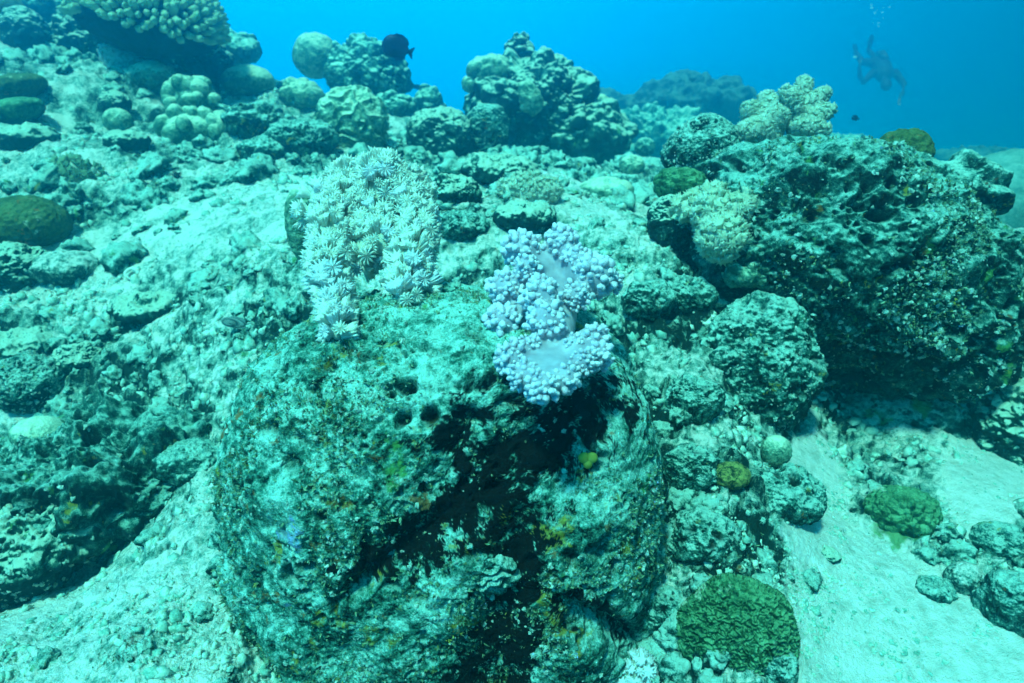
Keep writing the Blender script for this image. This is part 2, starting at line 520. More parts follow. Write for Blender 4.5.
# the main boulder, with a shallow gash coloured near-black down its front
MB_C = at(448, 490, 1.40) + Vector((0, 0, -.06))
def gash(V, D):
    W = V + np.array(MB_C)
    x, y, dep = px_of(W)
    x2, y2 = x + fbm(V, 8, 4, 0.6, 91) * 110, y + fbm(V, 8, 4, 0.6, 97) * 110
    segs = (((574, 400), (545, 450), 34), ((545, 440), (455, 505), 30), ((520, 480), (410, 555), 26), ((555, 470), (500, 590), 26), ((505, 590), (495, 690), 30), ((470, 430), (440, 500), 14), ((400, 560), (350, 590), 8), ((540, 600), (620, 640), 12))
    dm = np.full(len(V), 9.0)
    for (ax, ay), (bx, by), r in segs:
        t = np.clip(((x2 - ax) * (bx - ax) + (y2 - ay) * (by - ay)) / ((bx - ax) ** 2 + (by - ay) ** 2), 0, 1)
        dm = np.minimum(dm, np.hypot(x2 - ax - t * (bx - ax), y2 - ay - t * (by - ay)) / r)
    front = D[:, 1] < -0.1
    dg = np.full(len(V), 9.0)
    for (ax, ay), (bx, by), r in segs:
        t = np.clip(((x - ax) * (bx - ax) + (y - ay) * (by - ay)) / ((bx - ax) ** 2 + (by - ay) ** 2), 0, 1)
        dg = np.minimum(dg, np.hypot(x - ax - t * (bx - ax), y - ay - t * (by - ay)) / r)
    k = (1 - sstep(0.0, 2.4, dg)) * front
    col = (1 - sstep(0.85, 1.15, dm * .8 + fbm(V, 26, 6, 0.85, 61) * 4.5 + .02)) * front  # ragged mask that colours the gash near-black, apart from the carving
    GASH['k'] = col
    Vn = V.copy()
    Vn[:, 1] += 0.05 * k
    return Vn
GASH = {}
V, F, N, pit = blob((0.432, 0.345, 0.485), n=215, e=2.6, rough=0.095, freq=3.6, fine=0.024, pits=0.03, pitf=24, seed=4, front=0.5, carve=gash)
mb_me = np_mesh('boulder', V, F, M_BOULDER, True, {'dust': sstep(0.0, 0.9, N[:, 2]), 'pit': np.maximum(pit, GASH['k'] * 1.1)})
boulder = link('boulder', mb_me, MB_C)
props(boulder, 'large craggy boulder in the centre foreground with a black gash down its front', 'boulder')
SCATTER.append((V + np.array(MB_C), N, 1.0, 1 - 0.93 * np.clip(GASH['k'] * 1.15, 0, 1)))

# the big pitted rock on the right
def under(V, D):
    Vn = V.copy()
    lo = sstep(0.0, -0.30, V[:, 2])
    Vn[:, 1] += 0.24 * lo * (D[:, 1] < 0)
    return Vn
RC = at(838, 280, 2.12)
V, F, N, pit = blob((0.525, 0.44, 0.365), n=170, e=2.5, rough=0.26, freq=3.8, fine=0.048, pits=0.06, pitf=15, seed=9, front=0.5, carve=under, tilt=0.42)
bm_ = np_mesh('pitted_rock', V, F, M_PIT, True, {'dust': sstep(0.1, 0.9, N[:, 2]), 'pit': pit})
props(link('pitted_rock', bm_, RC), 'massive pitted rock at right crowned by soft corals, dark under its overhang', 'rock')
SCATTER.append((V + np.array(RC), N, 0.7, np.ones(len(V))))

bpy.context.view_layer.update()
SURF = [ground, boulder, bpy.data.objects['pitted_rock']]
def snap(px, py, objs=None, back=0.0):
    """the point of the reef seen at a pixel, its normal and its depth along the view axis"""
    d = at(px, py, 1.0).normalized()
    best = None
    for o in (objs or SURF):
        ok, p, n, _ = o.ray_cast(Vector((0, 0, 0)) - o.location, d)
        if ok:
            p = p + o.location
            if best is None or p.length < best[0].length: best = (p, n)
    if best is None: return at(px, py, 6.0), Vector((0, 0, 1)), 6.0
    p, n = best
    return p + d * back, n, p.y * CP - p.z * SP

def gdepth(px, py, objs=None):
    return snap(px, py, objs)[2]

def gr(name, label, cat, px, py, rw, rh, mat=None, rd=0.9, sink=0.35, **kw):
    """a rock or coral head resting on the reef: its depth follows from the ground at its foot"""
    d = gdepth(px, py + rh * (1 - sink), [ground]) + rw * 0.3 * 2.0 / F_PX
    return rock(name, label, cat, px, py, d, rw, rh, rd, mat, **kw)

def lobes(specs):
    """several coral lumps joined into one displaced body: radial bumps"""
    dirs = np.array([s[:3] for s in specs], float)
    dirs /= np.linalg.norm(dirs, axis=1, keepdims=True)
    w = np.array([s[3] for s in specs])
    h = np.array([s[4] for s in specs])
    def f(V, D):
        c = D @ dirs.T
        ang = np.arccos(np.clip(c, -1, 1))
        return (h * np.sqrt(np.clip(1 - (ang / w) ** 2, 0, 1))).max(1)
    return f

def knobs(n, w, h, seed, up=-0.2):
    r = np.random.default_rng(seed)
    out = []
    while len(out) < n:
        v = r.normal(size=3)
        v /= np.linalg.norm(v)
        if v[2] > up: out.append((*v, w * r.uniform(.75, 1.25), h * r.uniform(.6, 1.2)))
    return lobes(out)

def cells(freq, amp, seed=0, p=1.0):
    """raised rounded coral calices divided by grooves"""
    def f(V, D):
        w = worley(V + seed, freq, seed)
        return amp * (0.6 - np.clip(w, 0, 1.0) ** p)
    return f

def maze(freq, amp, seed=0):
    """winding ridges and grooves: level lines of a band-limited field"""
    def f(V, D):
        S = V + seed
        W_ = S + 0.35 / freq * np.stack([perlin(S * freq * 1.1, seed + q) for q in (5, 6, 7)], -1)
        n = perlin(W_ * freq * 1.0, seed) + 0.35 * perlin(W_ * freq * 2.0, seed + 1)
        return amp * (1 - 1.6 * np.minimum(1, np.abs(np.sin(n * 5.2))) ** 0.8) + amp * .3 * perlin(S * freq * 6, seed + 3)
    return f

# ---------------------------------------------------------------- coral heads and rocks, back to front
M_MOUND = reef_mat('silty mound', (0.24, 0.42, 0.36), (0.10, 0.24, 0.20), (0.03, 0.09, 0.08), 0.8, 0.6, (), 0.01, 0.12, 0.49)
M_SPOT = reef_mat('blotched coral', (0.34, 0.34, 0.10), (0.10, 0.13, 0.04), (0.008, 0.015, 0.008), 2.4, 0.3, (), 0.004, 0.05, 0.50)
M_OUT = reef_mat('far dark reef', (0.14, 0.24, 0.20), (0.04, 0.09, 0.08), (0.01, 0.02, 0.02), 0.5, 1.0, (), 0.01, 0.10, 0.5)
M_DARK = reef_mat('dark reef rock', (0.52, 0.64, 0.50), (0.05, 0.20, 0.15), (0.005, 0.026, 0.022), 1.2, 2.0, ((GRN, 8, 0.66),), 0.010, 0.09, 0.475)
G, R_, B = 'coral head', 'rock', 'coral'
# far reef
rock('coral_outcrop', 'hazy dark outcrop with a mushroom top far behind, right of centre', 'outcrop', 692, 106, 13.0, 66, 24, .7, M_OUT, n=60, rough=.42, freq=5, fine=.05, seed=21, extra=knobs(16, .28, .10, 3))
rock('mushroom_coral', 'small flat mushroom-shaped coral on top of the farthest hazy outcrop', 'coral', 686, 80, 12.8, 17, 9, .8, M_OUT, n=30, rough=.3, fine=.03, seed=22)
rock('coral_outcrop', 'low blue-green mound in front of the farthest hazy outcrop', 'outcrop', 655, 142, 10.5, 60, 27, .7, M_FAR, n=60, rough=.40, freq=6, fine=.05, seed=23, extra=knobs(22, .25, .12, 4))
rock('coral_outcrop', 'pale hazy knoll left of the farthest outcrop', 'outcrop', 608, 120, 12.5, 30, 26, .8, M_OUT, n=40, rough=.5, freq=5, fine=.05, seed=24)
rock('coral_outcrop', 'thin dark ridge on the horizon at the right edge', 'outcrop', 985, 160, 13.0, 46, 9, .8, M_OUT, n=40, rough=.5, freq=5, fine=.05, seed=25)
rock('coral_outcrop', 'dim low lump on the horizon behind the pitted rock', 'outcrop', 845, 148, 11, 30, 11, .8, M_FAR, n=40, rough=.5, freq=5, fine=.05, seed=26)
rock('sand_mound', 'smooth pale teal mound rising at the right edge behind the pitted rock', 'mound', 1020, 206, 4.4, 82, 54, .9, M_MOUND, n=60, rough=.08, fine=.012, seed=27)
# middle bommie
bd = 5.6
rock('coral_bommie', 'tall lumpy coral bommie in the middle distance, centre', 'bommie', 533, 111, bd, 58, 47, .8, M_DARK, n=110, e=2.2, rough=.40, freq=4.5, fine=.045, pits=.10, pitf=6, seed=31, extra=knobs(34, .27, .07, 8))
rock('coral_bommie', 'right shoulder of rubble leaning against the middle bommie', 'bommie', 588, 134, bd - .1, 44, 28, .8, M_DARK, n=70, rough=.35, freq=4, fine=.04, seed=32, extra=knobs(20, .26, .05, 9))
rock('coral_dome', 'yellow-green rounded coral on the upper left of the middle bommie', G, 490, 71, bd - .2, 22, 13, .8, M_PALE, n=40, rough=.2, fine=.02, seed=33, extra=knobs(12, .4, .02, 2))
rock('coral_dome', 'small round coral knob at the left edge of the middle bommie', G, 470, 84, bd - .2, 8, 8, 1, M_PALE, n=24, rough=.1, fine=.01, seed=34)
rock('coral_dome', 'dark overhanging coral lump on the left face of the middle bommie', G, 504, 99, bd - .45, 20, 15, .8, M_DARK, n=40, rough=.25, fine=.02, seed=35, extra=knobs(10, .4, .03, 12))
rock('coral_dome', 'pale ear-shaped coral in the middle of the bommie face', G, 529, 98, bd - .5, 12, 17, .7, M_PALE, n=34, rough=.25, fine=.015, seed=36, tilt=-.5)
rock('coral_dome', 'tiny feathery dark coral standing on the tip of the bommie', G, 519, 50, bd, 12, 10, .8, M_DARK, n=30, rough=.6, freq=6, fine=.05, seed=37, extra=knobs(14, .3, .05, 5))
rock('coral_dome', 'round pale coral ball on a dark stalk right of the middle bommie', G, 601, 105, bd + .3, 9, 10, 1, M_PALE, n=24, rough=.1, fine=.01, seed=38)
rock('rock', 'dark stub of rock beneath the round coral ball', 'rock', 600, 128, bd + .3, 12, 20, 1, M_DARK, n=30, rough=.25, fine=.02, seed=39)
rock('coral_dome', 'small knob on the ridge right of the middle bommie', G, 576, 78, bd + .8, 8, 8, 1, M_FAR, n=20, rough=.2, fine=.02, seed=40)
# left skyline
gr('coral_dome', 'smooth olive dome coral on the left skyline', G, 316, 56, 23, 21, M_PALE, n=44, rough=.12, fine=.01, seed=41)
gr('coral_bommie', 'knobby coral outcrop below the dark fish on the skyline', 'bommie', 370, 76, 36, 32, M_FAR, n=80, rough=.35, freq=4, fine=.035, pits=.05, pitf=8, seed=42, extra=knobs(30, .3, .05, 21))
gr('coral_dome', 'lump coral between the dome coral and the knobby outcrop', G, 343, 66, 18, 17, M_FAR, n=40, rough=.3, fine=.03, seed=43, extra=knobs(10, .4, .04, 22))
gr('coral_dome', 'pale rounded coral at the left foot of the knobby outcrop', G, 302, 96, 20, 15, M_PALE, n=40, rough=.25, fine=.02, seed=44, extra=knobs(16, .35, .02, 23))
gr('brain_coral', 'large round ridged coral ball left of centre skyline', G, 352, 124, 34, 34, M_PALE, n=90, e=2.3, rough=.12, freq=2.5, fine=.008, seed=45, extra=maze(9, .012, 3))
gr('coral_dome', 'small pale coral lump at the skyline dip', G, 428, 105, 15, 16, M_FAR, n=40, rough=.3, fine=.03, seed=46, extra=knobs(14, .35, .04, 24))
gr('coral_dome', 'low lumpy coral just left of the skyline dip', G, 396, 108, 16, 12, M_FAR, n=40, rough=.3, fine=.03, seed=48, extra=knobs(14, .35, .03, 25))
gr('rock', 'broad dark rock beside the blunt upright boulder', R_, 441, 138, 33, 28, M_DARK, n=80, e=2.3, rough=.22, fine=.02, seed=47, pits=.02, pitf=14)
gr('rock', 'blunt upright boulder with a rounded top near centre', R_, 488, 134, 20, 28, M_ROCK, n=80, e=3, rough=.10, fine=.016, seed=49, pits=.015, pitf=20)
gr('coral_dome', 'smooth pale dome coral on the upper left slope', G, 248, 82, 26, 16, M_PALE, n=44, rough=.08, fine=.006, seed=50)
gr('coral_dome', 'clustered lumpy coral on the upper left slope', G, 194, 102, 22, 20, M_PALE, n=80, rough=.15, fine=.008, seed=51, extra=knobs(20, .38, .055, 31))
gr('coral_dome', 'lobed coral cushions at the foot of the clustered lumpy coral', G, 196, 130, 31, 16, M_PALE, n=80, rough=.12, fine=.006, seed=52, extra=knobs(26, .34, .05, 32))
gr('rock', 'rough rubble patch right of the clustered lumpy coral', R_, 252, 122, 26, 17, M_ROCK, n=60, rough=.35, fine=.03, pits=.03, pitf=14, seed=53)
gr('rock', 'rubble outcrop below the knobby skyline outcrop', R_, 300, 140, 34, 18, M_ROCK, n=70, rough=.40, fine=.03, pits=.03, pitf=14, seed=54)
gr('rock', 'craggy dark rock beside the big knobby coral, top left', R_, 84, 40, 30, 27, M_DARK, n=80, rough=.38, freq=4, fine=.03, seed=55, pits=.03, pitf=10)
gr('coral_dome', 'dark rounded coral head in the top left corner', G, 24, 32, 21, 22, M_DARK, n=70, e=2.2, rough=.22, fine=.012, seed=56, extra=cells(22, .012, 3))
gr('rock', 'pale rock against the top edge left of the craggy rock', R_, 50, 6, 30, 16, M_FAR, n=50, rough=.35, fine=.03, seed=57)
gr('coral_dome', 'yellowish coral lump cut by the top left corner', G, -2, 10, 24, 18, M_OLIVE, n=40, rough=.25, fine=.02, seed=58)
gr('coral_dome', 'small dark cauliflower coral under the knobby table coral', G, 156, 54, 15, 13, M_DARK, n=50, rough=.2, fine=.015, seed=59, extra=cells(30, .02, 5))
gr('rock', 'greenish low rock under the right side of the table coral', R_, 150, 78, 24, 14, M_PALE, n=60, rough=.35, fine=.02, seed=60)
gr('rock', 'dark rubble to the right of the table coral', R_, 205, 62, 26, 20, M_DARK, n=60, rough=.4, fine=.03, seed=61)
gr('coral_dome', 'round reef lump on the skyline behind the table coral', G, 232, 50, 26, 14, M_FAR, n=50, rough=.35, fine=.03, seed=62, extra=knobs(16, .3, .05, 41))
gr('brown_coral', 'upper folded brown coral plate at the left edge', B, 8, 92, 36, 13, M_OLIVE, n=60, rough=.18, fine=.006, seed=63, tilt=-.35)
gr('brown_coral', 'lower folded green-brown coral plate at the left edge', B, 4, 116, 38, 13, M_GREEN, n=60, rough=.18, fine=.006, seed=64, tilt=-.35)
gr('rock', 'black crevice rock under the folded coral plates', R_, 24, 138, 30, 12, M_DARK, n=50, rough=.35, fine=.02, seed=65)
gr('coral_dome', 'dark round coral on the sand left of the lumpy cluster', G, 115, 104, 15, 12, M_DARK, n=50, rough=.2, fine=.012, seed=66, extra=cells(28, .012, 5))
gr('coral_dome', 'pale green ball coral touching the dark round coral', G, 118, 121, 14, 12, M_PALE, n=40, rough=.1, fine=.006, seed=67)
gr('coral_dome', 'flat dark cushion coral on the upper left sand', G, 126, 141, 21, 10, M_DARK, n=50, rough=.2, fine=.012, seed=68, extra=cells(26, .012, 5))
gr('olive_dome_coral', 'bright olive-green dome coral at the left edge', G, 24, 224, 42, 27, M_OLIVE, n=90, rough=.06, fine=.006, seed=69, extra=cells(60, .006, 5))
gr('rock', 'dark rubble rock under the olive dome coral', R_, 16, 268, 32, 22, M_DARK, n=70, rough=.4, fine=.025, pits=.03, pitf=18, seed=70)
gr('rock', 'low pale sand-covered lump right of the dark rubble rock', R_, 66, 268, 30, 16, M_SLOPE, n=60, rough=.2, fine=.012, seed=71)
# left foreground
rock('rock', 'pale crusted rock at the left edge above the ledge', R_, 30, 384, gdepth(30, 405, [ground]), 33, 30, .9, M_ROCK, n=90, rough=.25, fine=.016, pits=.015, pitf=24, seed=72, scatter=.5)
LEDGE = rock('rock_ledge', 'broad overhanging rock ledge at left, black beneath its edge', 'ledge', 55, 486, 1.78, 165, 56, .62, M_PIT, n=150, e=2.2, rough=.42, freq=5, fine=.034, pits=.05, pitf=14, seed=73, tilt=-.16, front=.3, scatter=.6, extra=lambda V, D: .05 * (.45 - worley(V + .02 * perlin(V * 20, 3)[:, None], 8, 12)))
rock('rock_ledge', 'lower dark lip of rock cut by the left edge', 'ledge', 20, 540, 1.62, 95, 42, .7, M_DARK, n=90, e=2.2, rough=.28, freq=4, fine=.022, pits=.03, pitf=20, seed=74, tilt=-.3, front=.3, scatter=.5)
rock('coral_dome', 'smooth pale green dome resting on the left ledge', G, 38, 432, 1.74, 25, 14, .9, M_PALE, n=40, rough=.06, fine=.003, seed=75)
gr('rock', 'knuckle of pale rubble between the ledge and the big boulder', R_, 190, 462, 30, 16, M_ROCK, n=60, rough=.4, fine=.016, seed=76)
gr('rock', 'low rubble rise above the left ledge', R_, 110, 425, 40, 14, M_ROCK, n=60, rough=.4, fine=.02, seed=77)
# centre
rock('sponge_lump', 'smooth olive-brown lump hidden behind the feathery white coral', 'sponge', 303, 226, 1.66, 17, 38, .8, M_PALE, n=44, rough=.12, fine=.004, seed=78)
gr('rock', 'small dark-topped rock just above the lavender coral', R_, 526, 216, 30, 13, M_DARK, n=60, rough=.35, fine=.014, seed=79)
gr('coral_dome', 'low pale dome on the sand left of the peaked rock', G, 606, 190, 27, 12, M_PALE, n=40, rough=.12, fine=.006, seed=80)
gr('coral_dome', 'pale knob coral on the sand ridge at centre right', G, 632, 166, 12, 10, M_PALE, n=30, rough=.2, fine=.01, seed=81)
gr('coral_dome', 'round greenish knob coral at the far end of the sand ridge', G, 645, 147, 10, 9, M_FAR, n=30, rough=.2, fine=.01, seed=82)
gr('rock', 'dark rubble pile at the foot of the blunt boulder', R_, 500, 172, 34, 13, M_DARK, n=60, rough=.5, fine=.03, seed=83)
# on and around the pitted rock
rock('peaked_rock', 'pale-topped peaked rock at the left shoulder of the pitted rock', R_, 704, 156, 2.35, 40, 38, .9, M_ROCK, n=110, e=1.8, rough=.18, fine=.022, pits=.02, pitf=20, seed=84, scatter=.4)
rock('coral_dome', 'dark furry cushion coral below the peaked rock', G, 680, 185, 2.05, 25, 16, .9, M_GREEN, n=70, e=2.3, rough=.14, fine=.008, seed=85, extra=cells(60, .006, 2))
rock('rock', 'dark rock below the furry cushion coral', R_, 676, 222, 2.05, 28, 30, .9, M_DARK, n=80, rough=.22, fine=.016, pits=.015, pitf=24, seed=86)
rock('coral_dome', 'round brown coral crowning the right end of the pitted rock', G, 903, 152, 2.12, 27, 21, .9, M_OLIVE, n=80, rough=.14, fine=.008, seed=87, extra=cells(40, .008, 2))
rock('plate_coral', 'streaked layered coral on the right shoulder of the pitted rock', B, 966, 192, 2.2, 40, 32, .9, M_ROCK, n=90, rough=.20, fine=.012, seed=88, tilt=.5, extra=lambda V, D: .012 * np.sin(90 * V[:, 2] + 4 * perlin(V * 9, 4)))
rock('rock', 'yellowish lip of rock jutting below the pale leather coral', R_, 752, 268, 1.86, 38, 20, .8, M_PALE, n=80, rough=.28, fine=.012, pits=.01, pitf=30, seed=89, tilt=.15)
rock('mound_rock', 'rounded pale mound of rock leaning in front of the pitted rock', R_, 752, 368, 1.82, 62, 72, .8, M_ROCK, n=130, e=2.0, rough=.34, fine=.026, pits=.02, pitf=20, seed=90, tilt=.35, scatter=.6)
rock('rock', 'smooth silted rock wall under the overhang of the pitted rock', R_, 898, 428, 2.25, 92, 56, .7, M_ROCK, n=110, rough=.26, fine=.022, pits=.015, pitf=20, seed=91)
rock('rock', 'dark reef block at the right edge beside the overhang', R_, 1020, 440, 2.0, 40, 62, .8, M_DARK, n=80, rough=.35, fine=.022, pits=.02, pitf=18, seed=92)
rock('rock', 'reef rubble sloping down at the right edge', R_, 1040, 372, 2.3, 46, 60, .8, M_ROCK, n=80, rough=.35, fine=.024, pits=.02, pitf=18, seed=93)
gr('rock', 'knobby stone on the slope just right of the lavender coral', R_, 650, 300, 26, 18, M_ROCK, n=60, rough=.35, fine=.016, pits=.012, pitf=26, seed=130)
gr('rock', 'dark-sided lump of reef above the leaning mound rock', R_, 690, 296, 24, 16, M_ROCK, n=60, rough=.35, fine=.016, pits=.012, pitf=26, seed=131)
gr('rock', 'ragged stone in the gully between the big boulder and the leaning mound', R_, 694, 400, 26, 22, M_ROCK, n=70, rough=.4, fine=.014, pits=.012, pitf=30, seed=132)
gr('rock', 'crusted stone against the right side of the big boulder', R_, 692, 470, 26, 26, M_ROCK, n=70, rough=.35, fine=.012, pits=.01, pitf=34, seed=133)
gr('rock', 'rubble lump just above the bright green brain coral', R_, 702, 536, 32, 24, M_ROCK, n=70, rough=.35, fine=.012, pits=.01, pitf=34, seed=134)
gr('rock', 'low pale stone left of the bright green brain coral', R_, 664, 612, 26, 26, M_ROCK, n=60, rough=.3, fine=.010, pits=.008, pitf=36, seed=135)
gr('rock', 'rough stone beside the right foot of the white feathery coral', R_, 462, 226, 26, 13, M_ROCK, n=60, rough=.4, fine=.016, pits=.012, pitf=24, seed=136)
gr('rock', 'broken reef lump left of the fluffy tuft coral', R_, 452, 190, 28, 13, M_DARK, n=60, rough=.45, fine=.02, pits=.012, pitf=20, seed=137)
gr('rock', 'grey stone half sunk in the slope left of the feathery coral', R_, 262, 150, 22, 11, M_ROCK, n=50, rough=.4, fine=.02, seed=138)
gr('rock', 'flat dark stone in the hollow on the left slope', R_, 150, 306, 36, 10, M_DARK, n=60, rough=.5, fine=.014, seed=139)
gr('rock', 'dark hollowed stone above the crusted rock at the left edge', R_, 20, 346, 34, 14, M_DARK, n=60, rough=.4, fine=.016, seed=140)
gr('rock', 'dark broken stone right of the crusted rock at the left edge', R_, 78, 360, 24, 15, M_DARK, n=60, rough=.5, fine=.016, seed=141)
# right foreground
gr('rock', 'rubble rock at the head of the sand chute', R_, 785, 496, 38, 25, M_ROCK, n=90, rough=.3, fine=.014, pits=.012, pitf=30, seed=94)
rock('spotted_coral', 'small oval coral with brown and yellow blotches beside the big boulder', B, 731, 475, gdepth(731, 482, [ground]) + .01, 19, 12, .9, M_SPOT, n=50, rough=.05, fine=.003, seed=95)
rock('coral_dome', 'smooth pale grey-green nodule right of the spotted coral', G, 776, 451, gdepth(776, 462, [ground]) - .02, 15, 16, .9, M_PALE, n=40, rough=.06, fine=.002, seed=96)
gr('green_coral', 'green coral mound dotted with pores in the sand chute', G, 902, 512, 34, 22, M_GREEN, n=90, rough=.16, fine=.006, seed=97, extra=cells(70, .010, 3, 1.6))
gr('rock', 'small mottled rock near the right edge below the green mound', R_, 998, 541, 24, 17, M_ROCK, n=60, rough=.25, fine=.01, seed=98)
gr('rock', 'pale-topped rock cut by the lower right edge', R_, 1014, 606, 30, 34, M_ROCK, n=70, rough=.18, fine=.012, seed=99, e=2.4)
gr('coral_dome', 'bare pale oval lump on the sand left of the lower right rock', G, 964, 580, 18, 18, M_SLOPE, n=40, rough=.08, fine=.003, seed=100)
gr('rock', 'small brown-crusted stone on the sand beside the pale oval lump', R_, 935, 590, 18, 10, M_ROCK, n=40, rough=.35, fine=.008, seed=101)
gr('rock', 'tiny dark stone in the middle of the white sand', R_, 829, 555, 11, 6, M_DARK, n=24, rough=.4, fine=.005, seed=102)
gr('rock', 'pale crusted stone overlapping the lower right of the green brain coral', R_, 776, 668, 20, 18, M_ROCK, n=50, rough=.35, fine=.01, seed=104)
# brain coral
rock('brain_coral', 'bright green brain coral with wavy ridges at bottom right of the boulder', 'brain coral', 735, 640, 1.22, 58, 66, .7, M_GREEN, n=190, e=2.2, rough=.13, fine=.003, seed=103, extra=maze(64, .0044, 5))

# ---------------------------------------------------------------- joined shapes
def tube_np(pts, rad, seg=8):
    """tapered closed tube; V, F (quads, ends capped by degenerate rings)"""
    pts = [Vector(p) for p in pts]
    V, F = [], []
    up = Vector((0.31, 0.52, 0.79))
    n = len(pts)
    P_, R2 = [pts[0]] + pts + [pts[-1]], [1e-4] + list(rad) + [1e-4]
    for i, p in enumerate(P_):
        a, b = pts[max(0, min(n - 1, i - 1) - 1)], pts[min(n - 1, max(0, i - 1) + 1)]
        t = (b - a).normalized() if (b - a).length > 1e-9 else Vector((0, 0, 1))
        s = t.cross(up).normalized()
        w = s.cross(t)
        for k in range(seg):
            an = 2 * math.pi * k / seg
            V.append(p + (s * math.cos(an) + w * math.sin(an)) * R2[i])
    for i in range(len(P_) - 1):
        for k in range(seg):
            F.append((i * seg + k, (i + 1) * seg + k, (i + 1) * seg + (k + 1) % seg, i * seg + (k + 1) % seg))
    return np.array([tuple(v) for v in V]), np.array(F)

def sphere_np(c, r, n=3):
    V, F = cube_sphere(n)
    return V * np.array(r) + np.array(c), F

def join_np(parts):
    Vs, Fs, off = [], [], 0
    for V, F in parts:
        Vs.append(V)
        Fs.append(F + off)
        off += len(V)
    return np.concatenate(Vs), np.concatenate(Fs)

def fuse(name, chains, voxel, mat, smooth=6, loc=(0, 0, 0), disp=None):
    """chains of (points, radii) and spheres melted into one smooth skin"""
    parts = []
    L = np.array(loc)
    for pts, rad in chains:
        if len(pts) > 1: parts.append(tube_np([Vector(p) - Vector(loc) for p in pts], rad, 10))
        for p, r in zip(pts, rad): parts.append(sphere_np(np.array(tuple(p)) - L, r, 4))
    V, F = join_np(parts)
    tmp = np_mesh('tmp', V, F, None)
    o = bpy.data.objects.new('tmp', tmp)
    COL.objects.link(o)
    m = o.modifiers.new('r', 'REMESH')
    m.mode = 'VOXEL'
    m.voxel_size = voxel
    s = o.modifiers.new('s', 'SMOOTH')
    s.iterations = smooth
    s.factor = 0.6
    dg = bpy.context.evaluated_depsgraph_get()
    me = bpy.data.meshes.new_from_object(o.evaluated_get(dg))
    bpy.data.objects.remove(o)
    me.name = name
    me.materials.clear()
    me.materials.append(mat)
    me.polygons.foreach_set('use_smooth', np.ones(len(me.polygons), bool))
    return me

def frames(N, rng):
    """random rotation matrices whose z axis is N"""
    N = N / np.linalg.norm(N, axis=1, keepdims=True)
    r = rng.normal(size=N.shape)
    X = np.cross(N, r)
    X /= np.linalg.norm(X, axis=1, keepdims=True)
    Y = np.cross(N, X)
    return np.stack([X, Y, N], -1)

def scatter_np(base, P, N, S, rng):
    """copies of base meshes (list of (V,F)) at P along N with sizes S -> one V, F"""
    R = frames(N, rng)
    outV, outF, off = [], [], 0
    pick = rng.integers(0, len(base), len(P))
    for b, (V, F) in enumerate(base):
        I = np.nonzero(pick == b)[0]
        if not len(I): continue
        W = np.einsum('nij,vj->nvi', R[I], V) * S[I][:, None, None] + P[I][:, None, :]
        outV.append(W.reshape(-1, 3))
        outF.append((F[None] + (np.arange(len(I)) * len(V))[:, None, None]).reshape(-1, F.shape[1]) + off)
        off += len(I) * len(V)
    return np.concatenate(outV), np.concatenate(outF)

def polyp_np(seed, arms=12, open_=.3, rings=7, seg=3):
    """brush-shaped coral polyp, about 1 unit long: a bundle of soft arms that part at the tip"""
    r = np.random.default_rng(seed)
    n = arms * seg
    V, F = [], []
    lean = r.normal(0, .20, 2)
    ph = r.uniform(0, 6.28)
    L = r.uniform(.8, 1.15, arms)
    for i in range(rings + 2):
        t = min(i, rings - 1) / (rings - 1)
        z = -.35 + 1.45 * t
        base = .30 + (.22 + open_) * math.sin(min(1, t * 1.05) * math.pi * .5) ** 1.3
        if i == rings: base, z = base * .66, 1.0
        if i == rings + 1: base, z = .02, 1.06
        for k in range(n):
            a = 2 * math.pi * k / n + ph
            g = math.cos(2 * math.pi * (k % seg) / seg)
            depth_ = .34 * t if i < rings else .30
            rad = base * (1 + depth_ * g)
            zz = z * (1 + (L[k // seg] - 1) * .6 if t > .5 and i < rings else 1) + (.20 * g * t * t if i < rings else .10 * g)
            V.append((rad * math.cos(a) + lean[0] * t * t, rad * math.sin(a) + lean[1] * t * t, zz))
    for i in range(rings + 1):
        for k in range(n): F.append((i * n + k, i * n + (k + 1) % n, (i + 1) * n + (k + 1) % n, (i + 1) * n + k))
    return np.array(V), np.array(F)

def surf_points(me, n, rng, mind=0.0, keep=None):
    nv = len(me.vertices)
    V = np.empty(nv * 3, np.float32)
    me.vertices.foreach_get('co', V)
    V = V.reshape(-1, 3)
    Nn = np.empty(nv * 3, np.float32)
    me.vertices.foreach_get('normal', Nn)
    Nn = Nn.reshape(-1, 3)
    idx = rng.permutation(nv)
    out = []
    pts = np.zeros((0, 3))
    for i in idx:
        if keep is not None and not keep(V[i], Nn[i]): continue
        if mind and len(out):
            if ((V[out] - V[i]) ** 2).sum(1).min() < mind * mind: continue
        out.append(i)
        if len(out) >= n: break
    return V[out].astype(float), Nn[out].astype(float)

# ---------------------------------------------------------------- feathery white coral on the boulder
M_POLYP = soft_mat('white feathery coral', (0.76, 0.82, 0.72), (0.90, 0.94, 0.86), 60, .6, thin=.3)
M_POLYP2 = soft_mat('white feathery coral, bluish', (0.70, 0.76, 0.78), (0.84, 0.89, 0.90), 60, .6, thin=.25)
M_STALK = soft_mat('tan coral stalk', (0.58, 0.66, 0.52), (0.74, 0.80, 0.68), 25, .6, thin=.3)

def px_chain(rows, on=None):
    out = []
    for i, (x, y, r, d) in enumerate(rows):
        if on is not None and i:
            hit = snap(x, y, on)[2]
            if hit < d + r * .4 * d / F_PX: d = hit - r * .55 * d / F_PX
        out.append((x, y, r, d))
    return [at(x, y, d) for x, y, r, d in out], [r * d / F_PX for x, y, r, d in out]

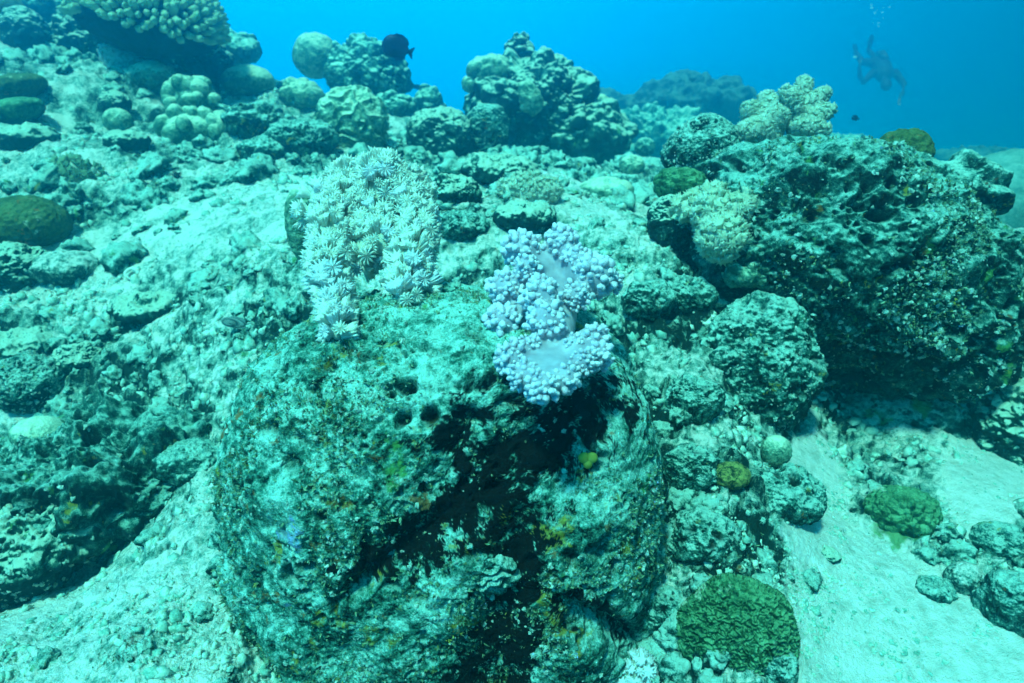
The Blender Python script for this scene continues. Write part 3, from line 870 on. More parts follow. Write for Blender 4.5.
def feathery(name, label, cat, rows_list, voxel, n_parts, n_fill, size, mind, rng, facing=-.25, group=None, mats=(M_POLYP, M_POLYP2), on=None):
    chains = [px_chain(r, on) for r in rows_list]
    base = chains[0][0][0]
    root = props(empty(name, base), label, cat, group)
    me = fuse('stalk', chains, voxel, M_STALK, 5, base)
    link('stalk', me, (0, 0, 0), root)
    toc = -np.array(base)
    toc = toc / np.linalg.norm(toc)
    keep = lambda p, n: float(n @ toc) > facing
    P_, Nn = surf_points(me, n_parts + n_fill, rng, mind, keep)
    low = P_[:, 2] + base.z
    order = np.argsort(-(Nn @ toc) + rng.uniform(0, .8, len(P_)))
    P_, Nn = P_[order], Nn[order]
    if n_parts:
        protos = []
        for k in range(5):
            V, F = polyp_np(200 + k, 11, .02 + .07 * k, 8, 4)
            protos.append([np_mesh('polyp', V, F, m_) for m_ in mats])
        R = frames(Nn + rng.normal(0, .22, Nn.shape), rng)
        for i in range(min(n_parts, len(P_))):
            lowpart = rng.random() < (0.6 if P_[i][2] < P_[:, 2].mean() - .05 else .05)
            o = bpy.data.objects.new('polyp', protos[rng.integers(5)][1 if lowpart else 0])
            s = size * rng.uniform(.75, 1.25)
            o.matrix_local = Matrix.Translation(Vector(P_[i] + Nn[i] * size * .25)) @ Matrix(R[i].tolist()).to_4x4() @ Matrix.Scale(s, 4)
            COL.objects.link(o)
            o.parent = root
    rest = slice(n_parts, None)
    if len(P_[rest]):
        base_ = [polyp_np(300 + k, 8, .08 + .1 * k, 4, 2) for k in range(4)]
        V, F = scatter_np(base_, P_[rest] + Nn[rest] * size * .2, Nn[rest] + rng.normal(0, .25, Nn[rest].shape), size * rng.uniform(.7, 1.15, len(P_[rest])), rng)
        o = link('polyps', np_mesh('polyps', V, F, mats[0]), (0, 0, 0), root)
        o['kind'] = 'stuff'
    return root

rng = np.random.default_rng(11)
feathery('feathery_soft_coral', 'white feathery soft coral drooping over the left top of the boulder', 'soft coral', [
    [(372, 250, 12, 1.46), (372, 215, 20, 1.46), (368, 190, 24, 1.48)],
    [(372, 250, 12, 1.46), (400, 215, 24, 1.44), (404, 195, 22, 1.46)],
    [(368, 235, 12, 1.44), (345, 205, 20, 1.42), (345, 185, 16, 1.44)],
    [(404, 205, 20, 1.42), (418, 232, 13, 1.36), (410, 262, 14, 1.30), (404, 286, 11, 1.26), (402, 300, 8, 1.24)],
    [(345, 200, 16, 1.42), (330, 225, 13, 1.34), (328, 258, 13, 1.28), (332, 290, 11, 1.23), (335, 312, 10, 1.2), (338, 334, 8, 1.18)],
    [(345, 205, 10, 1.42), (318, 198, 9, 1.40), (310, 215, 8, 1.38)],
    [(372, 205, 20, 1.42), (370, 225, 16, 1.38), (366, 246, 13, 1.34), (360, 262, 9, 1.32)],
    [(385, 190, 22, 1.42), (380, 178, 18, 1.42)],
    [(376, 215, 14, 1.42), (384, 245, 14, 1.34)],
    [(404, 278, 9, 1.28), (424, 286, 7, 1.27)],
], .007, 300, 200, .0165, .0100, rng, on=[boulder])

feathery('leather_coral', 'pale yellow-white bushy soft coral on the left face of the pitted rock', 'soft coral', [
    [(722, 225, 16, 2.02), (716, 215, 20, 1.96), (700, 206, 13, 1.92), (682, 208, 9, 1.90)],
    [(722, 225, 16, 2.02), (722, 238, 20, 1.93)],
    [(722, 225, 12, 2.00), (738, 210, 13, 1.94), (744, 200, 8, 1.93)],
    [(716, 205, 12, 1.96), (714, 196, 10, 1.95)],
], .010, 0, 420, .014, .011, rng, on=[bpy.data.objects['pitted_rock']], mats=(soft_mat('yellowish soft coral', (0.60, 0.70, 0.50), (0.78, 0.86, 0.70), 20, thin=.4), M_POLYP2))
M_FUZZ = soft_mat('greenish fuzzy coral', (0.56, 0.68, 0.52), (0.76, 0.86, 0.72), 20, thin=.4)
feathery('finger_soft_coral', 'pale finger coral with knobbly branches on top of the pitted rock', 'soft coral', [
    [(796, 138, 6, 2.3), (797, 118, 7, 2.3), (798, 100, 7, 2.3), (804, 84, 6, 2.3)],
    [(797, 114, 7, 2.3), (812, 103, 7, 2.28), (824, 93, 5, 2.28)],
    [(797, 122, 7, 2.28), (814, 117, 6, 2.26), (829, 110, 5, 2.26)],
    [(797, 126, 6, 2.26), (812, 127, 6, 2.25), (824, 129, 5, 2.25)],
    [(797, 110, 6, 2.26), (791, 98, 6, 2.24), (786, 92, 5, 2.24)],
], .009, 0, 700, .0095, .0068, rng, facing=-.7, mats=(M_FUZZ, M_FUZZ))
feathery('fan_soft_coral', 'wide fuzzy soft coral tuft left of the knobbly finger coral', 'soft coral', [
    [(768, 142, 12, 2.32), (768, 125, 12, 2.32), (768, 108, 10, 2.32), (767, 100, 7, 2.32)],
    [(768, 130, 12, 2.32), (756, 120, 10, 2.32), (750, 110, 7, 2.30)],
    [(768, 125, 12, 2.30), (779, 116, 10, 2.28), (781, 108, 7, 2.28)],
    [(764, 130, 12, 2.30), (746, 132, 9, 2.28)],
], .009, 0, 700, .0100, .0072, rng, facing=-.7, mats=(M_FUZZ, M_FUZZ))
d0 = gdepth(530, 200, [ground])
feathery('tuft_soft_coral', 'low pale fluffy soft coral tuft on the sand above the lavender coral', 'soft coral', [
    [(530, 198, 12, d0), (530, 188, 12, d0)], [(528, 198, 10, d0), (510, 190, 9, d0), (504, 186, 6, d0)],
    [(532, 198, 10, d0), (550, 190, 10, d0), (556, 188, 6, d0)], [(530, 196, 9, d0), (536, 182, 8, d0)], [(530, 196, 9, d0), (520, 181, 8, d0)]],
    .013, 0, 380, .011, .011, rng, facing=-.6, mats=(M_FUZZ, M_FUZZ))
d0 = gdepth(120, 74, [ground])
feathery('tuft_soft_coral', 'pale leafy soft coral between the craggy rock and the table coral', 'soft coral', [
    [(122, 74, 10, d0), (120, 58, 9, d0), (116, 50, 5, d0)], [(124, 72, 9, d0), (112, 58, 8, d0), (104, 50, 5, d0)],
    [(124, 72, 9, d0), (132, 62, 7, d0)]], .02, 0, 220, .016, .016, rng, facing=-.6, mats=(M_POLYP, M_FUZZ))
d0 = gdepth(76, 176, [ground])
M_TUFT = soft_mat('dark feathery alga', (0.10, 0.20, 0.12), (0.22, 0.34, 0.20), 20)
feathery('feathery_alga', 'dark blurry feathery tuft on the upper left sand', 'alga', [
    [(76, 178, 8, d0), (76, 168, 9, d0)], [(74, 178, 7, d0), (60, 166, 5, d0)], [(78, 178, 7, d0), (94, 170, 5, d0)]],
    .018, 0, 160, .022, .017, rng, facing=-.6, mats=(M_TUFT, M_TUFT))

# ---------------------------------------------------------------- lavender knobbly coral
M_LAV = soft_mat('lavender coral nodules', (0.54, 0.47, 0.56), (0.76, 0.70, 0.76), 60, .5, .15, .0006)
M_LAVT = soft_mat('pale lavender coral flesh', (0.28, 0.25, 0.32), (0.50, 0.46, 0.52), 26, .5, .2, .0015)
LD = 1.20
lob = [(522, 250, 21, .02), (561, 243, 19, .03), (592, 276, 23, -.04), (609, 281, 14, -.01), (507, 289, 20, -.02), (503, 323, 20, -.03), (541, 296, 20, -.09), (547, 322, 19, -.09), (593, 340, 17, -.02), (597, 356, 15, -.02), (511, 357, 16, -.02), (524, 376, 15, -.03), (542, 387, 15, -.04), (565, 379, 14, -.03), (576, 259, 15, -.02), (527, 268, 15, -.05), (577, 296, 15, -.05), (583, 362, 13, -.03), (529, 346, 12, -.03), (573, 345, 11, -.03)]
surf_d = {}
lav_root_p, lav_n, lav_d = snap(552, 322, [boulder])
lav = props(empty('knobbly_soft_coral', lav_root_p), 'lavender soft coral with knobbly cauliflower lobes in the centre of the boulder', 'soft coral')
_y = np.array([318, 330, 345, 360, 380])
_d = np.array([snap(552 if q < 350 else 490, q, [boulder])[2] for q in _y])
_fit = np.polyfit(_y, _d, 1)
def lat(x, y, out): return at(x, y, float(np.polyval(_fit, max(y, 318))) + .0007 * max(0, 318 - y) - out + .00001 * (x - 552) ** 2)
trunk_a, trunk_b = lat(553, 270, .01), lat(553, 350, .015)
mid = lat(553, 312, .02)
k_ = lav_d / F_PX
chains = [([trunk_a, mid, trunk_b], [19 * k_, 25 * k_, 19 * k_]), ([lat(552, 312, -.03), mid], [22 * k_, 22 * k_])]
cent = []
for x, y, r, dz in lob:
    c = lat(x, y, .065 + (-dz) * .5)
    cent.append((c, r * k_))
    src = trunk_a if y < 285 else (mid if y < 340 else trunk_b)
    chains.append(([src, src.lerp(c, .6), c], [13 * k_, r * k_ * .62, r * k_ * .86]))
me = fuse('stem', chains, .0055, M_LAVT, 8, lav_root_p)
link('stem', me, (0, 0, 0), lav)
nod = []
for s_ in range(4):
    V, F = cube_sphere(5)
    V = V * (1 + .38 * perlin(V * 1.9 + s_ * 5, s_)[:, None]) * np.array([1, 1, 1.25])
    nod.append((V, F))
trunk_mid = np.array(mid)
for (c, r) in cent:
    n = int(120 * (r / .036) ** 1.2)
    i = np.arange(n) + .5
    ph, z = math.pi * (1 + 5 ** .5) * i, 1 - 2 * i / n
    D = np.stack([np.cos(ph) * np.sqrt(1 - z * z), np.sin(ph) * np.sqrt(1 - z * z), z], -1) + rng.normal(0, .10, (n, 3))
    D /= np.linalg.norm(D, axis=1, keepdims=True)
    away = np.array(c) - trunk_mid
    away /= np.linalg.norm(away)
    vd = -np.array(c) / np.linalg.norm(c)
    ok = (D @ (away * .75 + vd * .55)) > -.30
    D = D[ok]
    rr_ = r * (.84 + .35 * perlin(D * 2.2 + c[0] * 90, 3)) * rng.uniform(.86, 1.08, len(D))
    V, F = scatter_np(nod, D * rr_[:, None], D, r * rng.uniform(.09, .20, len(D)), rng)
    link('lobe', np_mesh('lobe', V, F, M_LAV), c - lav_root_p, lav)

# ---------------------------------------------------------------- knobby table coral, top left
TD = gdepth(150, 62, [ground]) * .93
tc = at(146, 16, TD)
tk = TD / F_PX
tcor = props(empty('table_coral', tc), 'big knobby dark table coral with pale tips at the top left', 'coral')
V, F, N, pit = blob((66 * tk, 60 * tk, 36 * tk), n=70, e=2.2, rough=.16, freq=3, fine=.02, seed=120, tilt=.22)
M_TIP = soft_mat('pale coral tips', (0.20, 0.34, 0.20), (0.42, 0.54, 0.36), 20)
link('coral_base', np_mesh('coral_base', V, F, M_DARK, True, {'dust': V[:, 2] * 0 - .6, 'pit': pit * 0}), (0, 0, 0), tcor)
idx = RNG.permutation(np.nonzero(N @ np.array([.42, -.30, .85]) > .18)[0])
sel = []
for i in idx:
    if not sel or ((V[sel] - V[i]) ** 2).sum(1).min() > (5.4 * tk) ** 2: sel.append(i)
sel = np.array(sel[:700])
V2, F2 = scatter_np([(v * np.array([1, 1, 1.7]), f) for v, f in nod], V[sel] + N[sel] * 3.2 * tk, N[sel], RNG.uniform(2.9, 4.2, len(sel)) * tk, RNG)
o = link('coral_tips', np_mesh('coral_tips', V2, F2, M_TIP), (0, 0, 0), tcor)
o['kind'] = 'stuff'

# ---------------------------------------------------------------- little things
M_URCH = soft_mat('black spines', (0.008, 0.012, 0.012), (0.02, 0.025, 0.02), 20)
p, n, d = snap(177, 178, [ground])
parts = [sphere_np((0, 0, 0), .014, 4)]
for k in range(70):
    v = Vector(RNG.normal(size=3)).normalized()
    if v.z < -.2: continue
    parts.append(tube_np([v * .012, v * .030], [.0014, .0003], 4))
V, F = join_np(parts)
props(link('sea_urchin', np_mesh('sea_urchin', V, F, M_URCH), p + Vector((0, 0, .012))), 'tiny black sea urchin on the pale sand at upper left', 'sea urchin')
# ring-mouthed shell
p, n, d = snap(133, 276, [ground])
ringp = [(.022 * math.cos(a), .022 * math.sin(a), .004 * math.sin(2 * a)) for a in np.linspace(0, 2 * math.pi * .93, 16)]
V, F = tube_np(ringp, list(np.linspace(.009, .004, 16)), 8)
o = props(link('shell', np_mesh('shell', V, F, M_POLYP), p + Vector((0, -.005, .01))), 'small pale ring-shaped shell on the sand slope left of centre', 'shell')
o.rotation_euler = (.9, .2, .3)

p, n, d = snap(588, 460, [boulder])
V, F = join_np([sphere_np((-.006, 0, .004), (.010, .006, .010), 5), sphere_np((.006, 0, .004), (.010, .006, .010), 5), sphere_np((0, 0, -.006), (.008, .006, .010), 5)])
props(link('sponge', np_mesh('sponge', V, F, soft_mat('yellow sponge', (.22, .24, .03), (.34, .34, .06), 60)), p - Vector(p).normalized() * .006), 'tiny yellow heart-shaped sponge at the edge of the black gash', 'sponge')
p, n, d = snap(492, 574, [boulder])
V, F, N, pit = blob((.040, .018, .032), n=60, e=2.0, rough=.45, fine=.006, seed=151, extra=lambda V, D: .0035 * np.sin(420 * V[:, 2] + 8 * perlin(V * 40, 4)))
props(link('encrusting_coral', np_mesh('encrusting_coral', V, F, M_ROCK, True, {'dust': sstep(0, .9, N[:, 2]), 'pit': pit}), p), 'pale fluted encrusting coral in the lower part of the black gash', 'coral')
d0 = snap(648, 662)[2]
feathery('tuft_soft_coral', 'pale bluish soft coral tuft cut by the bottom edge left of the green brain coral', 'soft coral', [
    [(645, 690, 14, d0), (640, 668, 12, d0 - .02)], [(655, 690, 14, d0), (668, 672, 11, d0 - .02)], [(640, 690, 12, d0), (620, 676, 9, d0 - .02)]],
    .008, 0, 260, .012, .008, rng, facing=-.4, mats=(M_POLYP2, M_POLYP2))

# ---------------------------------------------------------------- fish
def fish_mat(name, c1, c2, mesh_=False):
    if not mesh_: return soft_mat(name, c1, c2, 25, .45)
    m, nt, b = mat_base(name)
    tcn = nt.nodes.new('ShaderNodeTexCoord')
    v = nt.nodes.new('ShaderNodeTexVoronoi')
    v.inputs['Scale'].default_value = 420
    v.inputs['Randomness'].default_value = .15
    nt.links.new(tcn.outputs['Object'], v.inputs['Vector'])
    nt.links.new(ramp(nt, v.outputs['Distance'], ((.32, c2), (.5, c1))), b.inputs['Base Color'])
    return m

def make_fish(name, label, px, py, d, L, H, mat, eye, yaw=0.0, tilt=0.0, loc=None):
    """head towards -x; L body length, H body height (metres)"""
    root = props(empty(name, loc or at(px, py, d)), label, 'fish')
    root.rotation_euler = (0, tilt, yaw)
    n, s = 22, 16
    V, F = [], []
    for i in range(n):
        t = i / (n - 1)
        h = H / 2 * (math.sin(math.pi * min(1, t * .98 + .02) ** .78) ** .62) * (1 - .15 * t) + .02 * H
        if t > .86: h = max(.085 * H, h)
        w = h * .34 * (1 - .5 * t) + .004 * H
        for k in range(s):
            a = 2 * math.pi * k / s
            V.append(((t - .5) * L, w * math.cos(a), h * math.sin(a) - .02 * H * (1 - t)))
    for i in range(n - 1):
        for k in range(s): F.append((i * s + k, i * s + (k + 1) % s, (i + 1) * s + (k + 1) % s, (i + 1) * s + k))
    V = np.array(V + [(-.53 * L, 0, -.03 * H), (.5 * L, 0, 0)])
    c0, c1 = n * s, n * s + 1
    for k in range(0, s, 2):
        F.append((c0, (k + 2) % s, k + 1, k))
        F.append((c1, (n - 1) * s + k, (n - 1) * s + k + 1, (n - 1) * s + (k + 2) % s))
    link('body', np_mesh('body', V, np.array(F), mat), (0, 0, 0), root)
    def fin(nm, outline, th=.004, off=(0, 0, 0), rot=(0, 0, 0)):
        bm = bmesh.new()
        ring = []
        for sgn in (1, -1): ring.append([bm.verts.new((x * L, sgn * th * L, z * H)) for x, z in outline])
        bm.faces.new(ring[0])
        bm.faces.new(ring[1][::-1])
        m_ = len(outline)
        for k in range(m_): bm.faces.new((ring[0][k], ring[1][k], ring[1][(k + 1) % m_], ring[0][(k + 1) % m_]))
        me = bpy.data.meshes.new(nm)
        bm.to_mesh(me)
        me.materials.append(mat)
        o = link(nm, me, off, root)
        o.rotation_euler = rot
    fin('tail_fin', [(.46, .07), (.62, .24), (.68, .26), (.63, 0), (.68, -.26), (.62, -.24), (.46, -.07)])
    fin('dorsal_fin', [(-.28, .38), (-.1, .56), (.15, .58), (.34, .48), (.44, .3), (.40, .12), (.2, .2), (-.1, .36)])
    fin('anal_fin', [(-.05, -.40), (.1, -.55), (.32, -.48), (.43, -.28), (.40, -.12), (.2, -.2), (0, -.36)])
    fin('pectoral_fin', [(-.2, .02), (-.05, .1), (.02, -.02), (-.04, -.14), (-.18, -.05)], .006, (0, -.16 * H, 0), (0, 0, .35))
    for sg in (1, -1):
        V, F = sphere_np((-.36 * L, sg * .075 * H, .08 * H), .045 * H, 3)
        link('eye', np_mesh('eye', V, F, eye), (0, 0, 0), root)
    return root
M_FISH = fish_mat('dark blue fish skin', (0.006, 0.010, 0.03), (0.015, 0.02, 0.06))
M_EYE = soft_mat('fish eye', (0.02, 0.02, 0.02), (0.05, 0.05, 0.04), 30, .2)
k = 3.9 / F_PX
make_fish('surgeonfish', 'dark oval fish swimming above the skyline, upper left of centre', 396, 47, 3.9, 27 * k, 22 * k, M_FISH, M_EYE, 0, .33)
make_fish('small_fish', 'tiny dark fish in open water right of the finger coral', 855, 118, 5.0, .062, .036, M_FISH, M_EYE, .3, .2)
make_fish('small_fish', 'faint small fish low over the skyline dip beneath the surgeonfish', 417, 87, 7.5, .10, .05, M_FISH, M_EYE, .2, .25)
p, n, d = snap(239, 324, [ground])
make_fish('netted_fish', 'small dark fish with a fine netted pattern lying on the sand against the boulder', 0, 0, 0, .078, .034,
          fish_mat('netted fish skin', (.02, .05, .05), (.40, .50, .46), True), M_EYE, -.1, .12, loc=p + Vector((0, -.03, .014)))

# ---------------------------------------------------------------- diver
M_SUIT = soft_mat('black wetsuit', (0.03, 0.035, 0.045), (0.05, 0.055, 0.065), 10)
M_SKIN = soft_mat('skin', (0.22, 0.14, 0.10), (0.27, 0.18, 0.13), 10)
M_TANK = soft_mat('painted tank', (0.05, 0.06, 0.07), (0.08, 0.09, 0.10), 5, .3)
M_FINR = soft_mat('black rubber fins', (0.012, 0.012, 0.012), (0.02, 0.02, 0.02), 10)
DD = 17.5
dk = DD / F_PX
dv = at(882, 76, DD)
def dp(x, y, back=0.0): return at(x, y, DD) + Vector((0, back, 0))
diver = props(empty('person', dv), 'scuba diver in black gear hovering in the blue haze at top right', 'person')
body = [
    ([dp(884, 74, 0.0), dp(885, 68, .15), dp(887, 62, .42)], [.17, .19, .15]),                      # chest to hips, swimming towards the camera
    ([dp(882, 78, -.10), dp(881, 82, -.18)], [.06, .055]),                                             # neck
    ([dp(881, 84, -.24), dp(881, 86, -.26)], [.105, .10]),                                            # head
    ([dp(872, 73, -.02), dp(862, 82, -.08), dp(856, 76, -.20), dp(854, 66, -.30)], [.085, .06, .05, .035]),   # right arm raised
    ([dp(895, 73, -.02), dp(902, 84, -.10), dp(897, 93, -.26), dp(893, 98, -.32)], [.085, .06, .05, .035]),    # left arm hanging
    ([dp(881, 62, .42), dp(876, 60, .75), dp(874, 50, 1.0)], [.10, .075, .05]),
    ([dp(891, 62, .42), dp(893, 58, .80), dp(889, 47, 1.10)], [.10, .075, .05]),
]
body = [(p, [r * 1.3 for r in q]) for p, q in body]
link('body', fuse('body', body, .026, M_SUIT, 5, dv), (0, 0, 0), diver)
for hx, hy, hb, up in ((854, 64, -.31, 1), (892.5, 99.5, -.33, -1)):
    hp = dp(hx, hy, hb)
    ch = [([hp, hp + Vector((0, -.01, .045 * up))], [.032, .036])]
    for q in range(4):
        f0 = hp + Vector(((q - 1.5) * .02, -.01, .07 * up))
        l = (.035, .045, .042, .03)[q]
        ch.append(([f0, f0 + Vector((.002, -.012, l * up)), f0 + Vector((.003, -.034, (l + .024) * up))], [.0105, .0095, .008]))
    ch.append(([hp + Vector((-.03, -.01, .02 * up)), hp + Vector((-.055, -.02, .05 * up)), hp + Vector((-.058, -.035, .072 * up))], [.0125, .011, .009]))
    link('hand', fuse('hand', ch, .005, M_SKIN, 2, dv), (0, 0, 0), diver)
V, F = join_np([tube_np([dp(885, 62, .0) + Vector((0, 0, .08)), dp(887, 56, .25) + Vector((0, 0, .07)), dp(889, 54, .55) + Vector((0, 0, .04))], [.09, .092, .085], 18)])
link('tank', np_mesh('tank', V - np.array(dv), F, M_TANK), (0, 0, 0), diver)
V, F = cube_sphere(6)
hd = dp(881, 85, -.34)
link('mask', np_mesh('mask', V * np.array([.085, .03, .045]) + np.array(hd) - np.array(dv) + np.array([0, 0, .02]), F, M_TANK), (0, 0, 0), diver)
V, F = tube_np([hd + Vector((0, 0, -.05)), hd + Vector((.10, .05, -.07)), hd + Vector((.20, .2, .02)), hd + Vector((.14, .32, .16))], [.022, .012, .012, .012], 8)
link('regulator_hose', np_mesh('regulator_hose', V - np.array(dv), F, M_FINR), (0, 0, 0), diver)
for fx, fy, fb, ex, ey, eb in ((874, 50, 1.0, 876, 41, 1.15), (889, 47, 1.10, 897, 31, 1.25)):
    a, b = dp(fx, fy, fb), dp(ex, ey, eb)
    ax = (b - a)
    side = ax.cross(Vector((0, 1, 0))).normalized()
    V, F = cube_sphere(8)
    L = ax.length / 2
    W = np.stack([V[:, 0] * (.055 + .045 * (V[:, 2] + 1) / 2), V[:, 1] * .02, V[:, 2] * L * 1.1], -1)
    Rm = np.array([tuple(side), tuple(ax.normalized().cross(side)), tuple(ax.normalized())]).T
    link('fin', np_mesh('fin', W @ Rm.T + np.array((a + b) / 2 - dv), F, M_FINR), (0, 0, 0), diver)

m, nt, b = mat_base('air bubble')
b.inputs['Base Color'].default_value = (.8, .95, 1, 1)
b.inputs['Roughness'].default_value = .05
b.inputs['Specular IOR Level'].default_value = 1.0
M_BUB = m
r_ = np.random.default_rng(5)
V, F = cube_sphere(5)
bub = np_mesh('bubble', np.stack([V[:, 0], V[:, 1], V[:, 2] * .62], -1), F, M_BUB)
for q in range(18):
    y = r_.uniform(-12, 32)
    x = 879 + r_.normal(0, 3.5 + (32 - y) * .12)
    s = r_.uniform(.35, 1.3) * dk
    if q == 0: x, y, s = 872, 8, 1.6 * dk
    if q == 1: x, y, s = 875, 13, 1.3 * dk
    if q == 2: x, y, s = 855, 57, 1.8 * dk
    o = link('bubble', bub, at(x, y, DD + r_.uniform(-.3, .2)))
    o.scale = (s, s, s)
    lab = 'silvery air bubble in the plume rising above the diver'
    if q == 0: lab = 'brightest larger air bubble at the left of the plume'
    if q == 1: lab = 'second bright bubble just below the brightest one'
    if q == 2: lab = 'single bright bubble beside the raised hand of the diver'
    props(o, lab, 'bubble', 'bubbles rising from the diver')

# ---------------------------------------------------------------- turf, crust flakes and rubble
def pick(arr_i, n, rng, maxd, wfun=None):
    V, N = SCATTER[arr_i][0], SCATTER[arr_i][1]
    x, y, dep = px_of(V)
    ok = (dep > .3) & (dep < maxd) & (x > -60) & (x < 1084) & (y > -30) & (y < 740)
    toc = -V / np.linalg.norm(V, axis=1, keepdims=True)
    ok &= (N * toc).sum(1) > -.1
    w = ok.astype(float)
    if len(SCATTER[arr_i]) > 3: w = w * SCATTER[arr_i][3]
    if wfun is not None: w = w * wfun(V, N)
    I = rng.choice(len(V), n, p=w / w.sum())
    return V[I] + rng.normal(0, .0012, (n, 3)), N[I].astype(float), dep[I]

def crumb(seed):
    V, F = cube_sphere(2)
    r = np.random.default_rng(seed)
    return V * r.uniform(.35, 1.25, (len(V), 1)) * np.array([1, .8, .6]), F

def blades(seed):
    r = np.random.default_rng(seed)
    Vs, Fs = [], []
    for k in range(5):
        a = r.uniform(0, 6.28)
        d = np.array([math.cos(a), math.sin(a), 0]) * r.uniform(.2, .7)
        s = np.array([-math.sin(a), math.cos(a), 0]) * r.uniform(.10, .22)
        h = r.uniform(.6, 1.2)
        b = r.normal(0, .12, 3) * [1, 1, 0]
        o = len(Vs)
        Vs += [b - s, b + s, b + d * .5 + s * .9 + [0, 0, h * .6], b + d * .5 - s * .9 + [0, 0, h * .6], b + d + s * .2 + [0, 0, h], b + d - s * .2 + [0, 0, h]]
        Fs += [(o, o + 1, o + 2, o + 3), (o + 3, o + 2, o + 4, o + 5)]
    return np.array(Vs, float), np.array(Fs)

def stuff(name, label, cat, base, sets, mat):
    Vs = []
    for P_, Nn, S in sets:
        Vs.append(scatter_np(base, P_, Nn, S, RNG))
    V, F = join_np(Vs)
    o = link(name, np_mesh(name, V, F, mat, 'rubble' in name, {'dust': sstep(-.1, .7, normals(V, F)[:, 2]) * 1.15 if 'rubble' in name else np.full(len(V), .5)}))
    return props(o, label, cat, kind='stuff')
crumbs, blds = [crumb(i) for i in range(8)], [blades(i) for i in range(8)]
M_CRUMB = reef_mat('coral rubble', (0.74, 0.80, 0.68), (0.22, 0.44, 0.35), (0.02, 0.09, 0.07), 1.0, 0.0, (), 0.002, 0.14, 0.47)
M_TURF = reef_mat('algal turf', (0.42, 0.58, 0.38), (0.14, 0.26, 0.14), (0.02, 0.05, 0.03), 1.3, 0.0, ((YEL, 12, 0.62), (RUST, 16, 0.66)), 0.001, 0.12, 0.50)
M_FLAKE = reef_mat('pale crust flakes', (0.60, 0.74, 0.64), (0.22, 0.34, 0.28), (0.04, 0.08, 0.06), 2.5, 0.0, ((VIO, 12, 0.64),), 0.001, 0.12, 0.48)
patch = lambda V, N: sstep(-.1, .3, fbm(V, 5, 3, .5, 71)) + .05
S_ = lambda n, lo, hi: lo + (hi - lo) * RNG.random(n) ** 3
P_, Nn, dd = pick(0, 7000, RNG, 6, patch)
stuff('coral_rubble', 'pale coral rubble strewn over the reef slope', 'rubble', crumbs, [(P_, Nn + RNG.normal(0, .4, Nn.shape), S_(len(P_), .004, .024) * np.clip(dd / 1.8, .7, 2))], M_CRUMB)
def nub(seed):
    V, F = cube_sphere(8)
    r = np.random.default_rng(seed)
    o = np.array([1, r.uniform(.6, 1), r.uniform(.5, .9)])
    return V * (1 + .9 * fbm(V + seed * 3.1, 1.3, 4, .7, seed)[:, None] - .35 * (1 - sstep(.1, .5, worley(V + seed, 2.2, seed)))[:, None]) * o, F
nubs = [nub(i) for i in range(12)]
P_, Nn, dd = pick(0, 1100, RNG, 7.5, lambda V, N: RUBW ** 2 + .004)
far_w = lambda V, N: sstep(2.2, 3.2, px_of(V)[2]) * (.25 + RUBW)
Pf, Nf, df = pick(0, 650, RNG, 8.5, far_w)
stuff('reef_rubble', 'jumbled lumps of dead coral and encrusted stones covering the rough parts of the slope', 'rubble', nubs, [(P_, Nn + RNG.normal(0, .5, Nn.shape), S_(len(P_), .012, .060) * np.clip(dd / 2.2, .6, 2.0)), (Pf, Nf + RNG.normal(0, .5, Nf.shape), S_(len(Pf), .02, .11))], M_ROCK)
_all = SCATTER[0]
SCATTER[0] = (_all[0], _all[1], 1.0, np.clip(sand, 0, 1))
P_, Nn, dd = pick(0, 1500, RNG, 3.5, patch)
stuff('shell_grit', 'shell grit and tiny coral crumbs on the white sand chute', 'grit', crumbs, [(P_, Nn + RNG.normal(0, .3, Nn.shape), S_(len(P_), .0015, .008))], M_CRUMB)
SCATTER[0] = _all
P_, Nn, dd = pick(0, 6000, RNG, 4.5, patch)
a_ = (P_, Nn + RNG.normal(0, .3, Nn.shape), S_(len(P_), .003, .010) * np.clip(dd / 2.2, .7, 2))
P_, Nn, dd = pick(1, 7000, RNG, 4, patch)
b_ = (P_, Nn + RNG.normal(0, .4, Nn.shape) + [0, 0, .3], S_(len(P_), .003, .009))
P_, Nn, dd = pick(2, 4000, RNG, 4, patch)
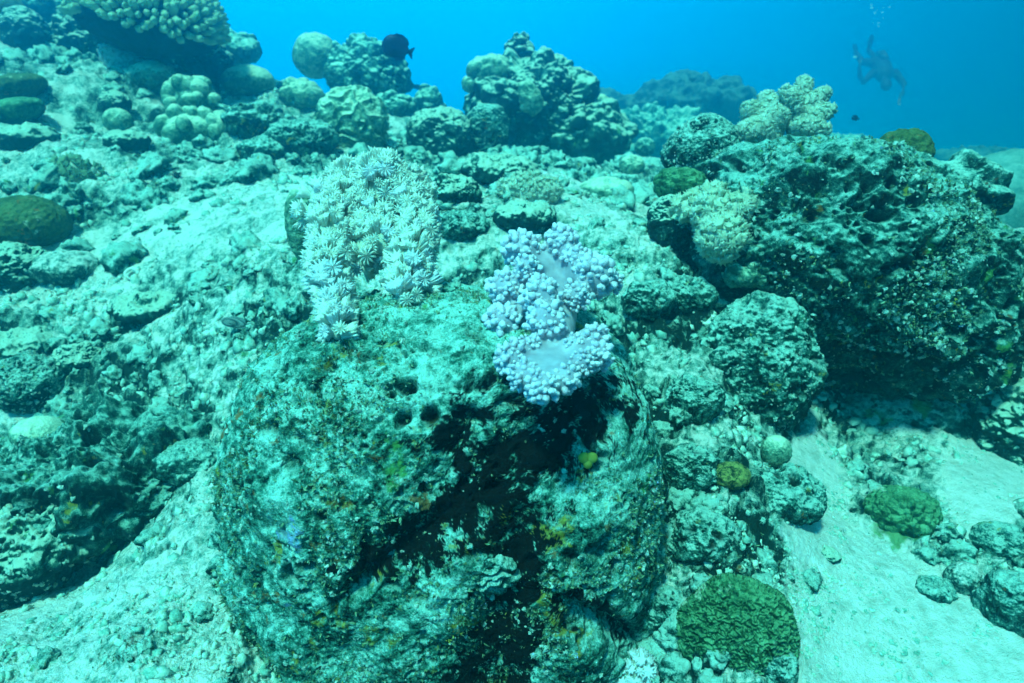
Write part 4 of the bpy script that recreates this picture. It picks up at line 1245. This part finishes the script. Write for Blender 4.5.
c_ = (P_, Nn + RNG.normal(0, .4, Nn.shape) + [0, 0, .3], S_(len(P_), .004, .012))
stuff('algal_turf', 'short tufts of green and brown algal turf on rocks and slope', 'algae', blds, [a_, b_, c_], M_TURF)
P_, Nn, dd = pick(1, 2200, RNG, 4, patch)
b_ = (P_, Nn + RNG.normal(0, .5, Nn.shape), S_(len(P_), .002, .0075))
P_, Nn, dd = pick(2, 1800, RNG, 4, patch)
c_ = (P_, Nn + RNG.normal(0, .5, Nn.shape), S_(len(P_), .003, .013))
sets = [b_, c_]
for i in range(3, len(SCATTER)):
    P_, Nn, dd = pick(i, 400, RNG, 4)
    sets.append((P_, Nn + RNG.normal(0, .5, Nn.shape), S_(len(P_), .003, .010)))
stuff('crust_flakes', 'pale lumps of crust and coralline growth on the boulders', 'crust', crumbs, sets, M_FLAKE)

# ------------------------------------------------------------------ sea water
def water_haze():
    bm = bmesh.new()
    x0, x1, y0, y1, z0, z1 = -24, 24, -24, 24, -3.6, 3.7
    vs = [bm.verts.new(p) for p in ((x0, y0, z0), (x1, y0, z0), (x1, y1, z0), (x0, y1, z0), (x0, y0, z1), (x1, y0, z1), (x1, y1, z1), (x0, y1, z1))]
    for f in ((3, 2, 1, 0), (4, 5, 6, 7), (0, 1, 5, 4), (1, 2, 6, 5), (2, 3, 7, 6), (3, 0, 4, 7)):
        bm.faces.new([vs[i] for i in f])
    me = bpy.data.meshes.new('haze')
    bm.to_mesh(me)
    m = bpy.data.materials.new('sea water haze')
    m.use_nodes = True
    nt = m.node_tree
    nt.nodes.clear()
    o = nt.nodes.new('ShaderNodeOutputMaterial')
    v = nt.nodes.new('ShaderNodeVolumePrincipled')
    v.inputs['Color'].default_value = (0.0, 0.60, 0.97, 1)
    v.inputs['Absorption Color'].default_value = (0.03, 0.45, 0.9, 1)
    v.inputs['Density'].default_value = 0.08
    v.inputs['Anisotropy'].default_value = 0.82
    nt.links.new(v.outputs[0], o.inputs['Volume'])
    me.materials.append(m)
    h = link('haze', me)
    props(h, 'blue sea water that fades the distant reef', 'water', kind='stuff')
water_haze()
